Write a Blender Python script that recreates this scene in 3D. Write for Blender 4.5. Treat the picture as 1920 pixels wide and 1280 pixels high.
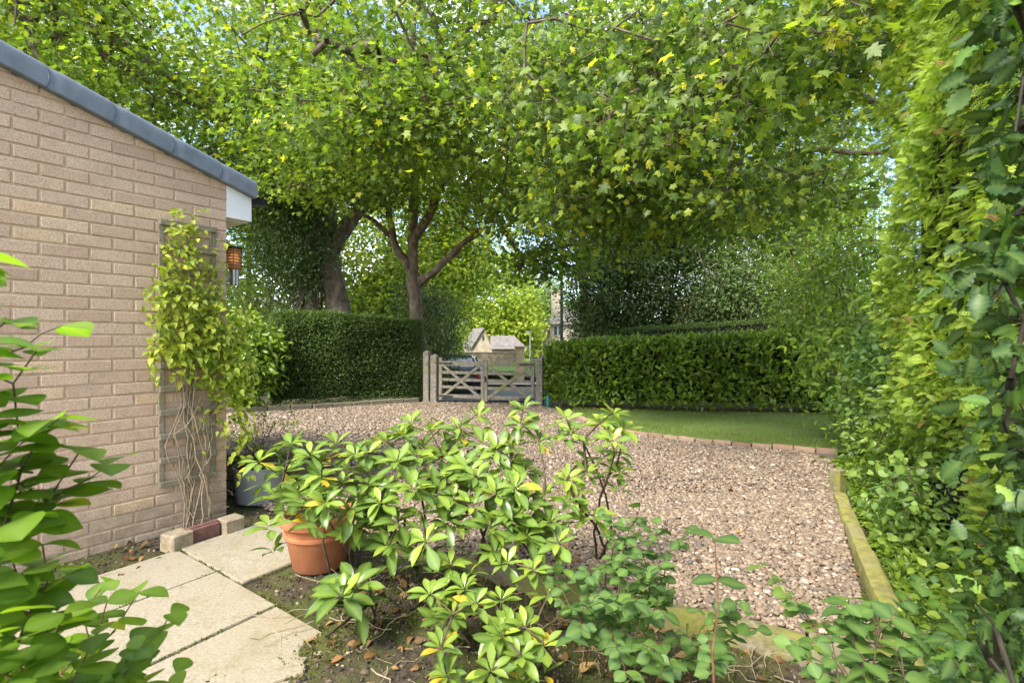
import bpy, bmesh, math
import numpy as np
from mathutils import Vector, Matrix
R = np.random.default_rng(7)
for o in list(bpy.data.objects): bpy.data.objects.remove(o)
SC = bpy.context.scene
COL = SC.collection
# ---------------------------------------------------------------- camera
H = 1.27; F = 950.0; HY = 635.0
cam_d = bpy.data.cameras.new('camera'); cam = bpy.data.objects.new('camera', cam_d); COL.objects.link(cam)
cam.location = (0, 0, H); cam.rotation_euler = (math.radians(90), 0, 0)
cam_d.sensor_width = 36; cam_d.lens = F/1920*36; cam_d.shift_y = (HY-640)/1920
cam_d.clip_start = .05; cam_d.clip_end = 2000
cam_d.dof.use_dof = True; cam_d.dof.focus_distance = 4.5; cam_d.dof.aperture_fstop = 7.0
SC.camera = cam
# ---------------------------------------------------------------- sky, sun, exposure
SUN_EL, SUN_AZ = math.radians(46), math.radians(216)      # azimuth clockwise from +Y (where the camera looks)
w = bpy.data.worlds.new('World'); SC.world = w; w.use_nodes = True
nt = w.node_tree; nd = nt.nodes; ln = nt.links; nd.clear()
out = nd.new('ShaderNodeOutputWorld'); bg = nd.new('ShaderNodeBackground'); bg.inputs[1].default_value = .15
sky = nd.new('ShaderNodeTexSky'); sky.sky_type = 'NISHITA'; sky.sun_disc = False
sky.sun_elevation = SUN_EL; sky.sun_rotation = SUN_AZ
tc = nd.new('ShaderNodeTexCoord'); mp = nd.new('ShaderNodeMapping'); mp.inputs['Scale'].default_value = (1.6, 1.6, 3.2)
no = nd.new('ShaderNodeTexNoise'); no.inputs['Scale'].default_value = 1.5; no.inputs['Detail'].default_value = 7
rp = nd.new('ShaderNodeValToRGB'); rp.color_ramp.elements[0].position = .50; rp.color_ramp.elements[1].position = .64
mx = nd.new('ShaderNodeMix'); mx.data_type = 'RGBA'; mx.inputs[7].default_value = (9.2, 9.2, 9.3, 1)
ln.new(tc.outputs['Generated'], mp.inputs[0]); ln.new(mp.outputs[0], no.inputs[0]); ln.new(no.outputs[0], rp.inputs[0])
ln.new(rp.outputs[0], mx.inputs[0]); ln.new(sky.outputs[0], mx.inputs[6]); ln.new(mx.outputs[2], bg.inputs[0]); ln.new(bg.outputs[0], out.inputs[0])
sd = bpy.data.lights.new('sun', 'SUN'); sun = bpy.data.objects.new('sun', sd); COL.objects.link(sun)
sd.energy = 2.7; sd.angle = math.radians(18); sd.color = (1, .95, .86)
_s = Vector((math.sin(SUN_AZ)*math.cos(SUN_EL), math.cos(SUN_AZ)*math.cos(SUN_EL), math.sin(SUN_EL)))
sun.rotation_euler = _s.to_track_quat('Z', 'Y').to_euler()
SC.view_settings.view_transform = 'Standard'; SC.view_settings.look = 'None'; SC.view_settings.gamma = 1
SC.view_settings.exposure = 1.68
SC.render.engine = 'CYCLES'
SC.cycles.max_bounces = 8; SC.cycles.diffuse_bounces = 5; SC.cycles.transmission_bounces = 6; SC.cycles.glossy_bounces = 2
# ---------------------------------------------------------------- helpers
def W(px, py, Y):
    return np.array([(px-960)/F*Y, Y, H-(py-HY)/F*Y])
def gz(x, y):
    y = np.asarray(y, float)
    z = np.where(y < 4, 0, np.where(y < 13, -(y-4)*.0411, np.where(y < 24, -.37-(y-13)*.06, np.where(y < 60, -1.03-(y-24)*.045, -2.65))))
    return z
def ss(a, b, t): t = np.clip((t-a)/(b-a), 0, 1); return t*t*(3-2*t)
def tag(o, label=None, cat=None, group=None, kind=None):
    if label: o['label'] = label
    if cat: o['category'] = cat
    if group: o['group'] = group
    if kind: o['kind'] = kind
    return o
def empty(name, loc=(0, 0, 0), label=None, cat=None, group=None):
    o = bpy.data.objects.new(name, None); COL.objects.link(o); o.location = loc
    o.empty_display_size = .1
    return tag(o, label, cat, group)
def link(name, me, mat=None, parent=None):
    o = bpy.data.objects.new(name, me); COL.objects.link(o)
    if mat: me.materials.append(mat)
    if parent:
        o.parent = parent; o.matrix_parent_inverse = Matrix.Translation(-parent.location)
    return o
def tri_mesh(name, V, T, mat=None, parent=None, attrs=None, smooth=True):
    V = np.asarray(V, np.float32); T = np.asarray(T, np.int32)
    me = bpy.data.meshes.new(name); nT = len(T)
    me.vertices.add(len(V)); me.vertices.foreach_set('co', V.ravel())
    me.loops.add(nT*3); me.loops.foreach_set('vertex_index', T.ravel())
    me.polygons.add(nT); me.polygons.foreach_set('loop_start', np.arange(nT, dtype=np.int32)*3)
    me.update(calc_edges=True)
    me.polygons.foreach_set('use_smooth', np.full(nT, smooth, dtype=bool))
    for k, a in (attrs or {}).items():
        at = me.attributes.new(k, 'FLOAT', 'POINT'); at.data.foreach_set('value', np.asarray(a, np.float32))
    return link(name, me, mat, parent)
class MB:
    """collects polygons for one mesh object"""
    def __init__(s): s.v = []; s.f = []; s.t = []
    def poly(s, vs, fs, tint=.5):
        n = len(s.v); s.v += [tuple(map(float, p)) for p in vs]; s.t += [tint]*len(vs)
        s.f += [tuple(i+n for i in f) for f in fs]
    def box(s, c, size, ax=None, tint=.5, bev=0):
        """ax: 3x3 rows = axes"""
        ax = np.eye(3) if ax is None else np.asarray(ax, float); c = np.asarray(c, float); h = np.asarray(size, float)/2
        if bev <= 0:
            vs = [c + sx*h[0]*ax[0]+sy*h[1]*ax[1]+sz*h[2]*ax[2] for sx in (-1, 1) for sy in (-1, 1) for sz in (-1, 1)]
            s.poly(vs, [(0, 1, 3, 2), (4, 6, 7, 5), (0, 4, 5, 1), (2, 3, 7, 6), (0, 2, 6, 4), (1, 5, 7, 3)], tint); return
        b = min(bev, *(h*.9)); P = {}; vs = []
        for a in range(3):
            for sx in (-1, 1):
                for sy in (-1, 1):
                    for sz in (-1, 1):
                        q = np.array([sx, sy, sz])*(h-b); q[a] = np.array([sx, sy, sz])[a]*h[a]
                        P[(a, sx, sy, sz)] = len(vs); vs.append(c+q@ax)
        fs = []
        for a in range(3):
            for sgn in (-1, 1):
                o = [i for i in range(3) if i != a]; f = []
                for u, v in ((-1, -1), (1, -1), (1, 1), (-1, 1)):
                    k = [0, 0, 0]; k[a] = sgn; k[o[0]] = u; k[o[1]] = v; f.append(P[(a, *k)])
                fs.append(tuple(f))
        for a in range(3):
            b1, c1 = [i for i in range(3) if i != a]
            for u in (-1, 1):
                for v in (-1, 1):
                    k0 = [0]*3; k0[b1] = u; k0[c1] = v; k1 = list(k0); k0[a] = -1; k1[a] = 1
                    fs.append((P[(b1, *k0)], P[(b1, *k1)], P[(c1, *k1)], P[(c1, *k0)]))
        for sx in (-1, 1):
            for sy in (-1, 1):
                for sz in (-1, 1): fs.append(tuple(P[(a, sx, sy, sz)] for a in range(3)))
        s.poly(vs, fs, tint)
    def bar(s, p, q, wd, th, up=(0, 0, 1), tint=.5, bev=0):
        p = np.asarray(p, float); q = np.asarray(q, float); d = q-p; L = np.linalg.norm(d); d /= L
        r = np.cross(d, up); r /= np.linalg.norm(r); u = np.cross(r, d)
        s.box((p+q)/2, (L, th, wd), [d, r, u], tint, bev)
    def lathe(s, c, prof, n=32, tint=.5, ax=None):
        ax = np.eye(3) if ax is None else np.asarray(ax, float); c = np.asarray(c, float)
        vs = []; fs = []
        for (r, z) in prof:
            for k in range(n):
                a = 2*math.pi*k/n; vs.append(c+np.array([r*math.cos(a), r*math.sin(a), z])@ax)
        for i in range(len(prof)-1):
            for k in range(n): fs.append((i*n+k, i*n+(k+1) % n, (i+1)*n+(k+1) % n, (i+1)*n+k))
        s.poly(vs, fs, tint)
    def disc(s, c, r, n=24, tint=.5, ax=None):
        ax = np.eye(3) if ax is None else np.asarray(ax, float)
        s.poly([np.asarray(c)+np.array([r*math.cos(2*math.pi*k/n), r*math.sin(2*math.pi*k/n), 0])@ax for k in range(n)], [tuple(range(n))], tint)
    def build(s, name, mat, parent=None, smooth=False):
        me = bpy.data.meshes.new(name); me.from_pydata(s.v, [], s.f)
        at = me.attributes.new('tint', 'FLOAT', 'POINT'); at.data.foreach_set('value', np.array(s.t, np.float32))
        bm = bmesh.new(); bm.from_mesh(me); bmesh.ops.recalc_face_normals(bm, faces=bm.faces); bm.to_mesh(me); bm.free()
        if smooth:
            me.polygons.foreach_set('use_smooth', np.ones(len(me.polygons), bool))
            me.set_sharp_from_angle(angle=math.radians(40))
        return link(name, me, mat, parent)
def tubes(paths):
    """paths: list of (pts n*3, radii n, sides) -> V, T"""
    Vs = []; Ts = []; n0 = 0
    for pts, rad, sd_ in paths:
        pts = np.asarray(pts, float); rad = np.broadcast_to(np.asarray(rad, float), len(pts)); n = len(pts)
        t = np.gradient(pts, axis=0); t /= np.linalg.norm(t, axis=1)[:, None]+1e-9
        ref = np.array([0, 0, 1.]) if abs(t[:, 2]).mean() < .8 else np.array([1., 0, 0])
        a = np.cross(t, ref); a /= np.linalg.norm(a, axis=1)[:, None]+1e-9; b = np.cross(t, a)
        th = np.arange(sd_)/sd_*2*np.pi
        if rad.max() > .1 and sd_ >= 12:
            kn = 1+.10*np.sin(pts[:, 2]*9+pts[:, 0]*3)[:, None]*np.cos(th*2+pts[:, 2:3]*2.1)+.07*np.sin(pts[:, 2:3]*23+th*3+1)+.05*np.sin(th*7+pts[:, 2:3]*5)
            rad = rad[:, None]*kn
        else: rad = np.repeat(rad[:, None], sd_, 1)
        V = pts[:, None]+rad[:, :, None]*(np.cos(th)[None, :, None]*a[:, None]+np.sin(th)[None, :, None]*b[:, None])
        Vs.append(V.reshape(-1, 3))
        i = np.arange(n-1)[:, None]*sd_; k = np.arange(sd_)[None]; k2 = (k+1) % sd_
        q0 = i+k; q1 = i+k2; q2 = i+sd_+k2; q3 = i+sd_+k
        T = np.concatenate([np.stack([q0, q1, q2], -1).reshape(-1, 3), np.stack([q0, q2, q3], -1).reshape(-1, 3)])+n0
        Ts.append(T); n0 += n*sd_
    return np.concatenate(Vs), np.concatenate(Ts)
def tube_obj(name, paths, mat, parent=None):
    V, T = tubes(paths); return tri_mesh(name, V, T, mat, parent)
def bend(p, q, n=6, sag=0., jit=0., up=0.):
    """a wavering line between two points"""
    p = np.asarray(p, float); q = np.asarray(q, float); t = np.linspace(0, 1, n)[:, None]
    L = np.linalg.norm(q-p); P = p+(q-p)*t
    P[:, 2] += (4*t*(1-t))[:, 0]*(up-sag)*L
    J = R.normal(0, 1, (n, 3))*jit*L; J[0] = 0; J[-1] = 0
    return P+J
# ---------------------------------------------------------------- leaf templates: unit length along +Y, face towards +Z
def fan(outl, cy=.4, cup=.12, droop=.15):
    rt = outl; lf = [(-x, y) for x, y in reversed(outl) if x > 1e-6]
    o = rt+lf; V = [(0, cy, 0)]+[(x, y, cup*abs(x)*1.2-droop*max(0, y-.4)**1.5) for x, y in o]
    n = len(o); T = [(0, 1+i, 1+(i+1) % n) for i in range(n)]
    v = [1.]+[1. if abs(x) < 1e-6 else 0. for x, y in o]
    return np.array(V), np.array(T), np.array(v)
def blade(ws, fold=.12, arch=.25, wob=0.):
    n = len(ws); V = []; T = []; v = []
    for i, wd in enumerate(ws):
        t = i/(n-1); z = -arch*t*t+.1*arch*t
        dz = fold*wd+(wob*(1 if i % 2 else -1) if 0 < i < n-1 else 0)
        V += [(-wd, t, z+dz), (0, t, z), (wd, t, z+dz)]; v += [0, 1, 0]
    for i in range(n-1):
        a = 3*i; b = a+3
        T += [(a, a+1, b+1), (a, b+1, b), (a+1, a+2, b+2), (a+1, b+2, b+1)]
    return np.array(V), np.array(T), np.array(v, float)
def lobed(cup, droop, asym):
    V, T, v = fan([(0, .02), (.2, -.07), (.47, .06), (.36, .17), (.28, .27), (.46, .40), (.60, .60), (.42, .57), (.37, .66), (.2, .60), (.22, .76), (.11, .84), (0, 1.04)], cup=cup, droop=droop)
    V[:, 2] += asym*np.sin(V[:, 0]*6+1)*.12-.25*np.abs(V[:, 0])**1.6; return V, T, v
SYC = lobed(.25, .55, 1.)
SYL = fan([(0, 0), (.42, .08), (.26, .28), (.57, .62), (.2, .60), (0, 1.02)])
LAUREL = blade([.02, .17, .2, .13, 0], .35, .25)
RHODO = blade([.015, .06, .135, .185, .19, .13, 0], .35, .28)
ROUND = blade([.02, .17, .28, .36, .41, .42, .40, .34, .25, .13, 0], .16, .14)
OVATE = blade([.02, .20, .29, .28, .20, .09, 0], .3, .38)
SMALL = (np.array([(0, 0, 0), (.26, .5, .08), (0, 1, -.1), (-.26, .5, .08), (0, .5, 0)]), np.array([(0, 1, 4), (1, 2, 4), (2, 3, 4), (3, 0, 4)]), np.array([1, 0, 1, 0, 1.]))
HOLLY = blade([.02, .17, .27, .22, .32, .26, .33, .23, .27, .14, .15, .03, 0], .3, .3, .035)
LONG = blade([.01, .09, .12, .08, 0], .3, .2)
def _spray():
    V = []; T = []
    def dia(p, ang, L, wd, z=0):
        n = len(V); d = np.array([math.sin(ang), math.cos(ang)]); r = np.array([d[1], -d[0]])
        for q in (p, p+d*L*.45+r*wd, p+d*L, p+d*L*.45-r*wd): V.append((q[0], q[1], z-.18*(q[0]**2)-.2*q[1]**2))
        T.extend([(n, n+1, n+2), (n, n+2, n+3)])
    dia(np.array([0, 0.]), 0, 1., .035)
    for i in range(7):
        t = .10+i*.12; L = .46*(1-t*.78)
        for s in (-1, 1):
            dia(np.array([0, t]), s*.75, L, .028, .01)
            dia(np.array([0, t])+np.array([math.sin(s*.75), math.cos(.75)])*L*.4, s*1.35, L*.45, .024, .015)
    return np.array(V), np.array(T), np.zeros(len(V))
SPRAY = _spray()
def unit(a): return a/(np.linalg.norm(a, axis=1)[:, None]+1e-9)
def leaves(name, tm, P, D, N, S, tint, mat, parent=None):
    TV, TT, TVn = tm; P = np.asarray(P, float); n = len(P); D = unit(np.asarray(D, float)); N = np.asarray(N, float)
    X = unit(np.cross(D, N)); N = np.cross(X, D); S = np.broadcast_to(np.asarray(S, float), n)
    curl = R.normal(1, .5, n)[:, None, None]
    V = P[:, None]+S[:, None, None]*(TV[None, :, 0:1]*X[:, None]+TV[None, :, 1:2]*D[:, None]+curl*TV[None, :, 2:3]*N[:, None])
    T = TT[None]+(np.arange(n)*len(TV))[:, None, None]
    return tri_mesh(name, V.reshape(-1, 3), T.reshape(-1, 3), mat, parent,
                    {'tint': np.repeat(np.broadcast_to(tint, n), len(TV)), 'vein': np.tile(TVn, n)})
def rnd(n, s=1.): return R.normal(0, s, (n, 3))
def vnoise(P, sc, seed=0):
    q = P*sc; return (np.sin(q[:, 0]*1.7+seed)*np.sin(q[:, 1]*1.3+2*seed+1)+np.sin(q[:, 2]*1.9+seed*3)*np.sin(q[:, 0]*.9+q[:, 1]*1.1+seed)+.5*np.sin(q[:, 0]*3.9+q[:, 2]*3.1+seed)*np.sin(q[:, 1]*4.3+q[:, 2]))/2.5
# ---------------------------------------------------------------- materials
def mat_new(name):
    m = bpy.data.materials.new(name); m.use_nodes = True; t = m.node_tree; t.nodes.clear()
    o = t.nodes.new('ShaderNodeOutputMaterial'); b = t.nodes.new('ShaderNodeBsdfPrincipled'); t.links.new(b.outputs[0], o.inputs[0])
    return m, t, b, o
def ramp(t, stops, src):
    r = t.nodes.new('ShaderNodeValToRGB'); e = r.color_ramp.elements
    while len(e) < len(stops): e.new(.5)
    for k, (p, c) in zip(e, stops): k.position = p; k.color = (*c, 1)
    t.links.new(src, r.inputs[0]); return r.outputs[0]
def noise(t, scale, detail=4, rough=.6, coord='Object', stretch=None):
    c = t.nodes.new('ShaderNodeTexCoord'); n = t.nodes.new('ShaderNodeTexNoise'); s = c.outputs[coord]
    if stretch:
        mp_ = t.nodes.new('ShaderNodeMapping'); mp_.inputs['Scale'].default_value = stretch; t.links.new(s, mp_.inputs[0]); s = mp_.outputs[0]
    n.inputs['Scale'].default_value = scale; n.inputs['Detail'].default_value = detail; n.inputs['Roughness'].default_value = rough
    t.links.new(s, n.inputs[0]); return n.outputs[0]
def attr(t, a): n = t.nodes.new('ShaderNodeAttribute'); n.attribute_name = a; return n.outputs['Fac']
def mixc(t, f, a, b, mode='MIX'):
    m = t.nodes.new('ShaderNodeMix'); m.data_type = 'RGBA'; m.blend_type = mode
    for i, v in ((0, f), (6, a), (7, b)):
        if isinstance(v, (int, float)): m.inputs[i].default_value = v
        elif isinstance(v, tuple): m.inputs[i].default_value = (*v, 1)
        else: t.links.new(v, m.inputs[i])
    return m.outputs[2]
def math_(t, op, a, b=0.):
    m = t.nodes.new('ShaderNodeMath'); m.operation = op
    for i, v in ((0, a), (1, b)):
        if isinstance(v, (int, float)): m.inputs[i].default_value = v
        else: t.links.new(v, m.inputs[i])
    return m.outputs[0]
def bump(t, b, h, strength=.5, dist=.01):
    n = t.nodes.new('ShaderNodeBump'); n.inputs['Strength'].default_value = strength; n.inputs['Distance'].default_value = dist
    t.links.new(h, n.inputs['Height']); t.links.new(n.outputs[0], b.inputs['Normal'])
def leaf_mat(name, stops, rough=.45, trans=.45, tcol=(1.35, 1.5, .55), vein=.25, spec=.4, spot=None):
    """stops: the kinds of leaf from old and dark to young and pale, picked by each leaf's own tint"""
    m, t, b, o = mat_new(name)
    c = ramp(t, stops, attr(t, 'tint'))
    c = mixc(t, math_(t, 'MULTIPLY', attr(t, 'vein'), vein), c, (.32, .42, .10))
    c = mixc(t, math_(t, 'MULTIPLY', noise(t, 60, 3), .35), c, mixc(t, 1., c, (.55, .62, .5), 'MULTIPLY'))
    if spot:
        nz = noise(t, 150, 2); c = mixc(t, ramp(t, [(.64, (0, 0, 0)), (.7, (1, 1, 1))], nz), c, spot)
    t.links.new(c, b.inputs['Base Color']); b.inputs['Roughness'].default_value = rough; b.inputs['Specular IOR Level'].default_value = spec
    tr = t.nodes.new('ShaderNodeBsdfTranslucent'); t.links.new(mixc(t, 1., c, tcol, 'MULTIPLY'), tr.inputs[0])
    ms = t.nodes.new('ShaderNodeMixShader'); ms.inputs[0].default_value = trans
    t.links.new(b.outputs[0], ms.inputs[1]); t.links.new(tr.outputs[0], ms.inputs[2]); t.links.new(ms.outputs[0], o.inputs[0])
    return m
def surf(name, stops, scale=20, rough=.8, bstr=.4, bdist=.005, detail=6, stretch=None, metal=0., tintmix=None, spec=.3, patches=None):
    m, t, b, o = mat_new(name); n = noise(t, scale, detail, .65, stretch=stretch)
    c = ramp(t, stops, n)
    if tintmix: c = mixc(t, tintmix[0], c, ramp(t, tintmix[1], attr(t, 'tint')), 'MIX')
    if patches:
        for (ps, lo, hi, pc, pf) in patches:
            k = math_(t, 'MULTIPLY', ramp(t, [(lo, (0, 0, 0)), (hi, (1, 1, 1))], noise(t, ps, 5, .7)), pf); c = mixc(t, k, c, pc)
    t.links.new(c, b.inputs['Base Color']); b.inputs['Roughness'].default_value = rough; b.inputs['Metallic'].default_value = metal
    b.inputs['Specular IOR Level'].default_value = spec
    if bstr: bump(t, b, n, bstr, bdist)
    return m
L_SYC = leaf_mat('sycamore_leaf', [(0, (.04, .08, .02)), (.35, (.115, .185, .035)), (.78, (.26, .345, .05)), (.98, (.40, .46, .05)), (1, (.60, .56, .05))], trans=.5, rough=.42, spec=.35)
L_DARK = leaf_mat('dark_leaf', [(0, (.016, .036, .014)), (.6, (.035, .075, .022)), (1, (.075, .13, .035))], rough=.35, trans=.25)
L_HEDGE = leaf_mat('hedge_leaf', [(0, (.028, .06, .020)), (.6, (.07, .125, .034)), (1, (.15, .22, .05))], rough=.45, spec=.3, trans=.35)
L_LAUREL = leaf_mat('laurel_leaf', [(0, (.05, .10, .016)), (.5, (.145, .235, .025)), (.9, (.28, .39, .035)), (1, (.38, .47, .05))], rough=.36, trans=.4, spec=.5)
L_RHODO = leaf_mat('rhododendron_leaf', [(0, (.035, .085, .018)), (.4, (.10, .19, .025)), (.75, (.28, .38, .035)), (.93, (.45, .51, .05)), (.96, (.68, .50, .03)), (1, (.78, .40, .02))], rough=.32, trans=.3, vein=.5, spec=.5, tcol=(1.3, 1.3, .4))
L_ROUND = leaf_mat('snowberry_leaf', [(0, (.04, .105, .032)), (.6, (.095, .19, .042)), (1, (.21, .32, .05))], rough=.5, trans=.35, vein=.35)
L_ROUNDY = leaf_mat('near_leaf', [(0, (.09, .19, .02)), (.6, (.22, .37, .025)), (.93, (.36, .50, .03)), (1, (.6, .58, .06))], rough=.45, trans=.55, vein=.5)
L_VINE = leaf_mat('vine_leaf', [(0, (.14, .23, .02)), (.5, (.36, .44, .035)), (1, (.60, .60, .06))], rough=.45, trans=.4, tcol=(1.2, 1.2, .4))
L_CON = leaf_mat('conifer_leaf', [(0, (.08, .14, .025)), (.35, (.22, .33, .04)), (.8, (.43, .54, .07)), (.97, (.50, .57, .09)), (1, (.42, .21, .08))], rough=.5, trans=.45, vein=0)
L_HOLLY = leaf_mat('holly_leaf', [(0, (.014, .042, .014)), (.6, (.03, .08, .022)), (.92, (.075, .17, .02)), (1, (.18, .29, .04))], rough=.4, trans=.2, vein=.25, spec=.2)
L_LIME = leaf_mat('lime_leaf', [(0, (.16, .25, .03)), (.5, (.36, .43, .05)), (1, (.60, .58, .08))], trans=.5)
L_GREY = leaf_mat('pale_leaf', [(0, (.09, .14, .04)), (.6, (.18, .25, .06)), (1, (.30, .37, .09))], trans=.5)
L_LITTER = leaf_mat('fallen_leaf', [(0, (.09, .04, .018)), (.5, (.22, .09, .03)), (1, (.38, .22, .08))], trans=.15, tcol=(1.2, .8, .4), rough=.7, vein=.1)
BARK = surf('bark', [(.3, (.05, .037, .026)), (.55, (.17, .13, .095)), (.75, (.29, .25, .19))], 9, .9, 1., .03, stretch=(1, 1, .35), patches=[(2.2, .5, .62, (.14, .10, .07), .6), (5, .58, .7, (.07, .085, .035), .5)])
TWIG = surf('twig', [(.3, (.05, .035, .022)), (.7, (.13, .095, .06))], 30, .85, .3)
TWIGR = surf('red_twig', [(.3, (.09, .04, .025)), (.7, (.22, .12, .06))], 30, .7, .3)
TWIGP = surf('pale_twig', [(.3, (.20, .15, .09)), (.7, (.38, .31, .20))], 30, .8, .3)
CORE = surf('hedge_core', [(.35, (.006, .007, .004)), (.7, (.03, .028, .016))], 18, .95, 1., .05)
# ---------------------------------------------------------------- ground
SOIL = surf('soil', [(.3, (.03, .022, .015)), (.55, (.075, .055, .038)), (.75, (.14, .105, .07))], 26, .95, 1., .02, 10, patches=[(1.7, .44, .56, (.075, .085, .015), .75), (60, .62, .7, (.22, .16, .10), .5), (2.6, .5, .6, (.07, .09, .015), .6)])
GRASSG = surf('turf', [(.3, (.07, .11, .02)), (.6, (.15, .21, .04)), (.8, (.21, .25, .06))], 22, .95, .8, .02, 8, patches=[(1.2, .5, .65, (.075, .085, .03), .6)])
GRAVB = surf('gravel_bed', [(.3, (.07, .055, .04)), (.5, (.17, .13, .10)), (.7, (.28, .23, .18))], 55, .9, 1., .02, 8)
ASPH = surf('asphalt', [(.3, (.10, .10, .105)), (.7, (.17, .17, .175))], 60, .85, .4, .01)
PAVE = surf('pavement_grit', [(.3, (.24, .20, .15)), (.7, (.36, .31, .24))], 30, .9, .3)
def soil_z(x, y):
    x = np.asarray(x, float); y = np.asarray(y, float)
    near = ss(-.75, .35, x)*ss(3.0, 2.4, y+.43*x)
    z = gz(x, y)-.03-.085*near+.006*np.sin(x*7.3+1)*np.sin(y*6.1)
    return z+ss(2.6, 4., x-.42*y+1.0)*.15
def bed_z(x, y):
    z = soil_z(x, y)+.012; e = (x+2.016)*.813+(y-3.064)*-.582      # how far from the wall-side end of the slabs
    lap = ss(1.5, 1.8, e+.09*np.sin(x*9+y*4)+.06*np.sin(x*23-y*17)+.03*np.sin(x*51+y*43))
    z = z+.045*lap*ss(.1, -.5, x)+.006*np.sin(x*37+y*11)*np.sin(y*41-x*7)+.004*np.sin(x*90)*np.sin(y*83)
    return z
xs = np.unique(np.concatenate([np.linspace(-260, -12, 20), np.linspace(-12, 12, 161), np.linspace(12, 260, 20)]))
ys = np.unique(np.concatenate([np.linspace(-60, -2, 8), np.linspace(-2, 8, 101), np.linspace(8, 30, 60), np.linspace(30, 420, 40)]))
def sheet(name, xs, ys, zf, mat, kind='structure', mask=None):
    X, Y = np.meshgrid(xs, ys); V = np.stack([X, Y, zf(X, Y)], -1).reshape(-1, 3)
    nx = len(xs); i = np.arange(len(ys)-1)[:, None]*nx+np.arange(nx-1)[None]; i = i.ravel()
    if mask is not None:
        c = V[i]+(V[i+nx+1]-V[i])/2; i = i[mask(c[:, 0], c[:, 1])]
    T = np.concatenate([np.stack([i, i+1, i+nx+1], -1), np.stack([i, i+nx+1, i+nx], -1)])
    o = tri_mesh(name, V, T, mat); o['kind'] = kind; return o
sheet('ground', xs, ys, lambda X, Y: soil_z(X, Y)-.05*((X > -1.5) & (X < 1.9) & (Y > 1.) & (Y < 3.1)), SOIL)
def inpoly(x, y, P):
    x = np.asarray(x); y = np.asarray(y); c = np.zeros(x.shape, bool); n = len(P)
    for i in range(n):
        x0, y0 = P[i]; x1, y1 = P[(i+1) % n]
        if y0 == y1: continue
        k = ((y0 > y) != (y1 > y)) & (x < (x1-x0)*(y-y0)/(y1-y0)+x0); c ^= k
    return c
GRAV = [(-1.75, 3.75), (-.98, 3.26), (.60, 2.52), (1.50, 2.10), (1.66, 2.39), (2.72, 4.3), (3.86, 6.02), (2.98, 6.45), (2.4, 6.9), (1.70, 7.7), (1.40, 8.6), (1.25, 9.6), (1.15, 10.6), (.95, 11.6), (.62, 12.3), (.62, 13.0), (-2.35, 13.4), (-5.5, 10.75), (-8, 9.5), (-8, 6), (-3.3, 4.9)]
LAWN = [(3.9, 6.04), (3.0, 6.49), (2.43, 6.93), (1.74, 7.72), (1.44, 8.6), (1.29, 9.6), (1.19, 10.6), (1.5, 11.9), (3.6, 11.3), (7.4, 10.3), (7.4, 5.5)]
def tri_poly(name, P, zf, mat, kind='structure', step=.25):
    """a polygon of ground cut out of a fine sheet by bmesh"""
    bm = bmesh.new(); bm.faces.new([bm.verts.new((x, y, 0)) for x, y in P])
    x0, x1 = min(p[0] for p in P), max(p[0] for p in P); y0, y1 = min(p[1] for p in P), max(p[1] for p in P)
    for a, nrm in ((np.arange(x0, x1, step), (1, 0, 0)), (np.arange(y0, y1, step), (0, 1, 0))):
        for v in a[1:]:
            bmesh.ops.bisect_plane(bm, geom=bm.verts[:]+bm.edges[:]+bm.faces[:], plane_co=(v, 0, 0) if nrm[0] else (0, v, 0), plane_no=nrm)
    for v in bm.verts: v.co.z = float(zf(v.co.x, v.co.y))
    bmesh.ops.recalc_face_normals(bm, faces=bm.faces)
    me = bpy.data.meshes.new(name); bm.to_mesh(me); bm.free()
    if me.polygons and me.polygons[0].normal.z < 0: me.flip_normals()
    o = link(name, me, mat); o['kind'] = kind; return o
tri_poly('driveway', GRAV, lambda x, y: gz(x, y)-.012, GRAVB)
tri_poly('lawn', LAWN, lambda x, y: gz(x, y)+.01+.015*np.sin(x*2)*np.sin(y*1.7), GRASSG)
sheet('soil_bed', np.arange(-1.9, 2.1, .02), np.arange(.9, 3.3, .02), bed_z, SOIL, mask=lambda a, b_: ~inpoly(a, b_, GRAV))
def strip(name, x0, x1, y0, y1, dz, mat):
    return sheet(name, np.linspace(x0, x1, 40), np.linspace(y0, y1, 24), lambda X, Y: gz(X, Y)+dz, mat)
strip('road', -70, 70, 17.0, 24.0, .03, ASPH)
strip('road_apron', -2.6, .75, 13.45, 17.0, .026, ASPH)
strip('pavement', -70, 70, 24.02, 26.6, .14, PAVE)
sheet('verge', np.linspace(-60, 60, 40), np.linspace(28.4, 42, 12), lambda X, Y: -.62+(Y-28.4)*.02, surf('bright_turf', [(.3, (.10, .17, .02)), (.7, (.20, .29, .03))], 5, .95, .3))
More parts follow.
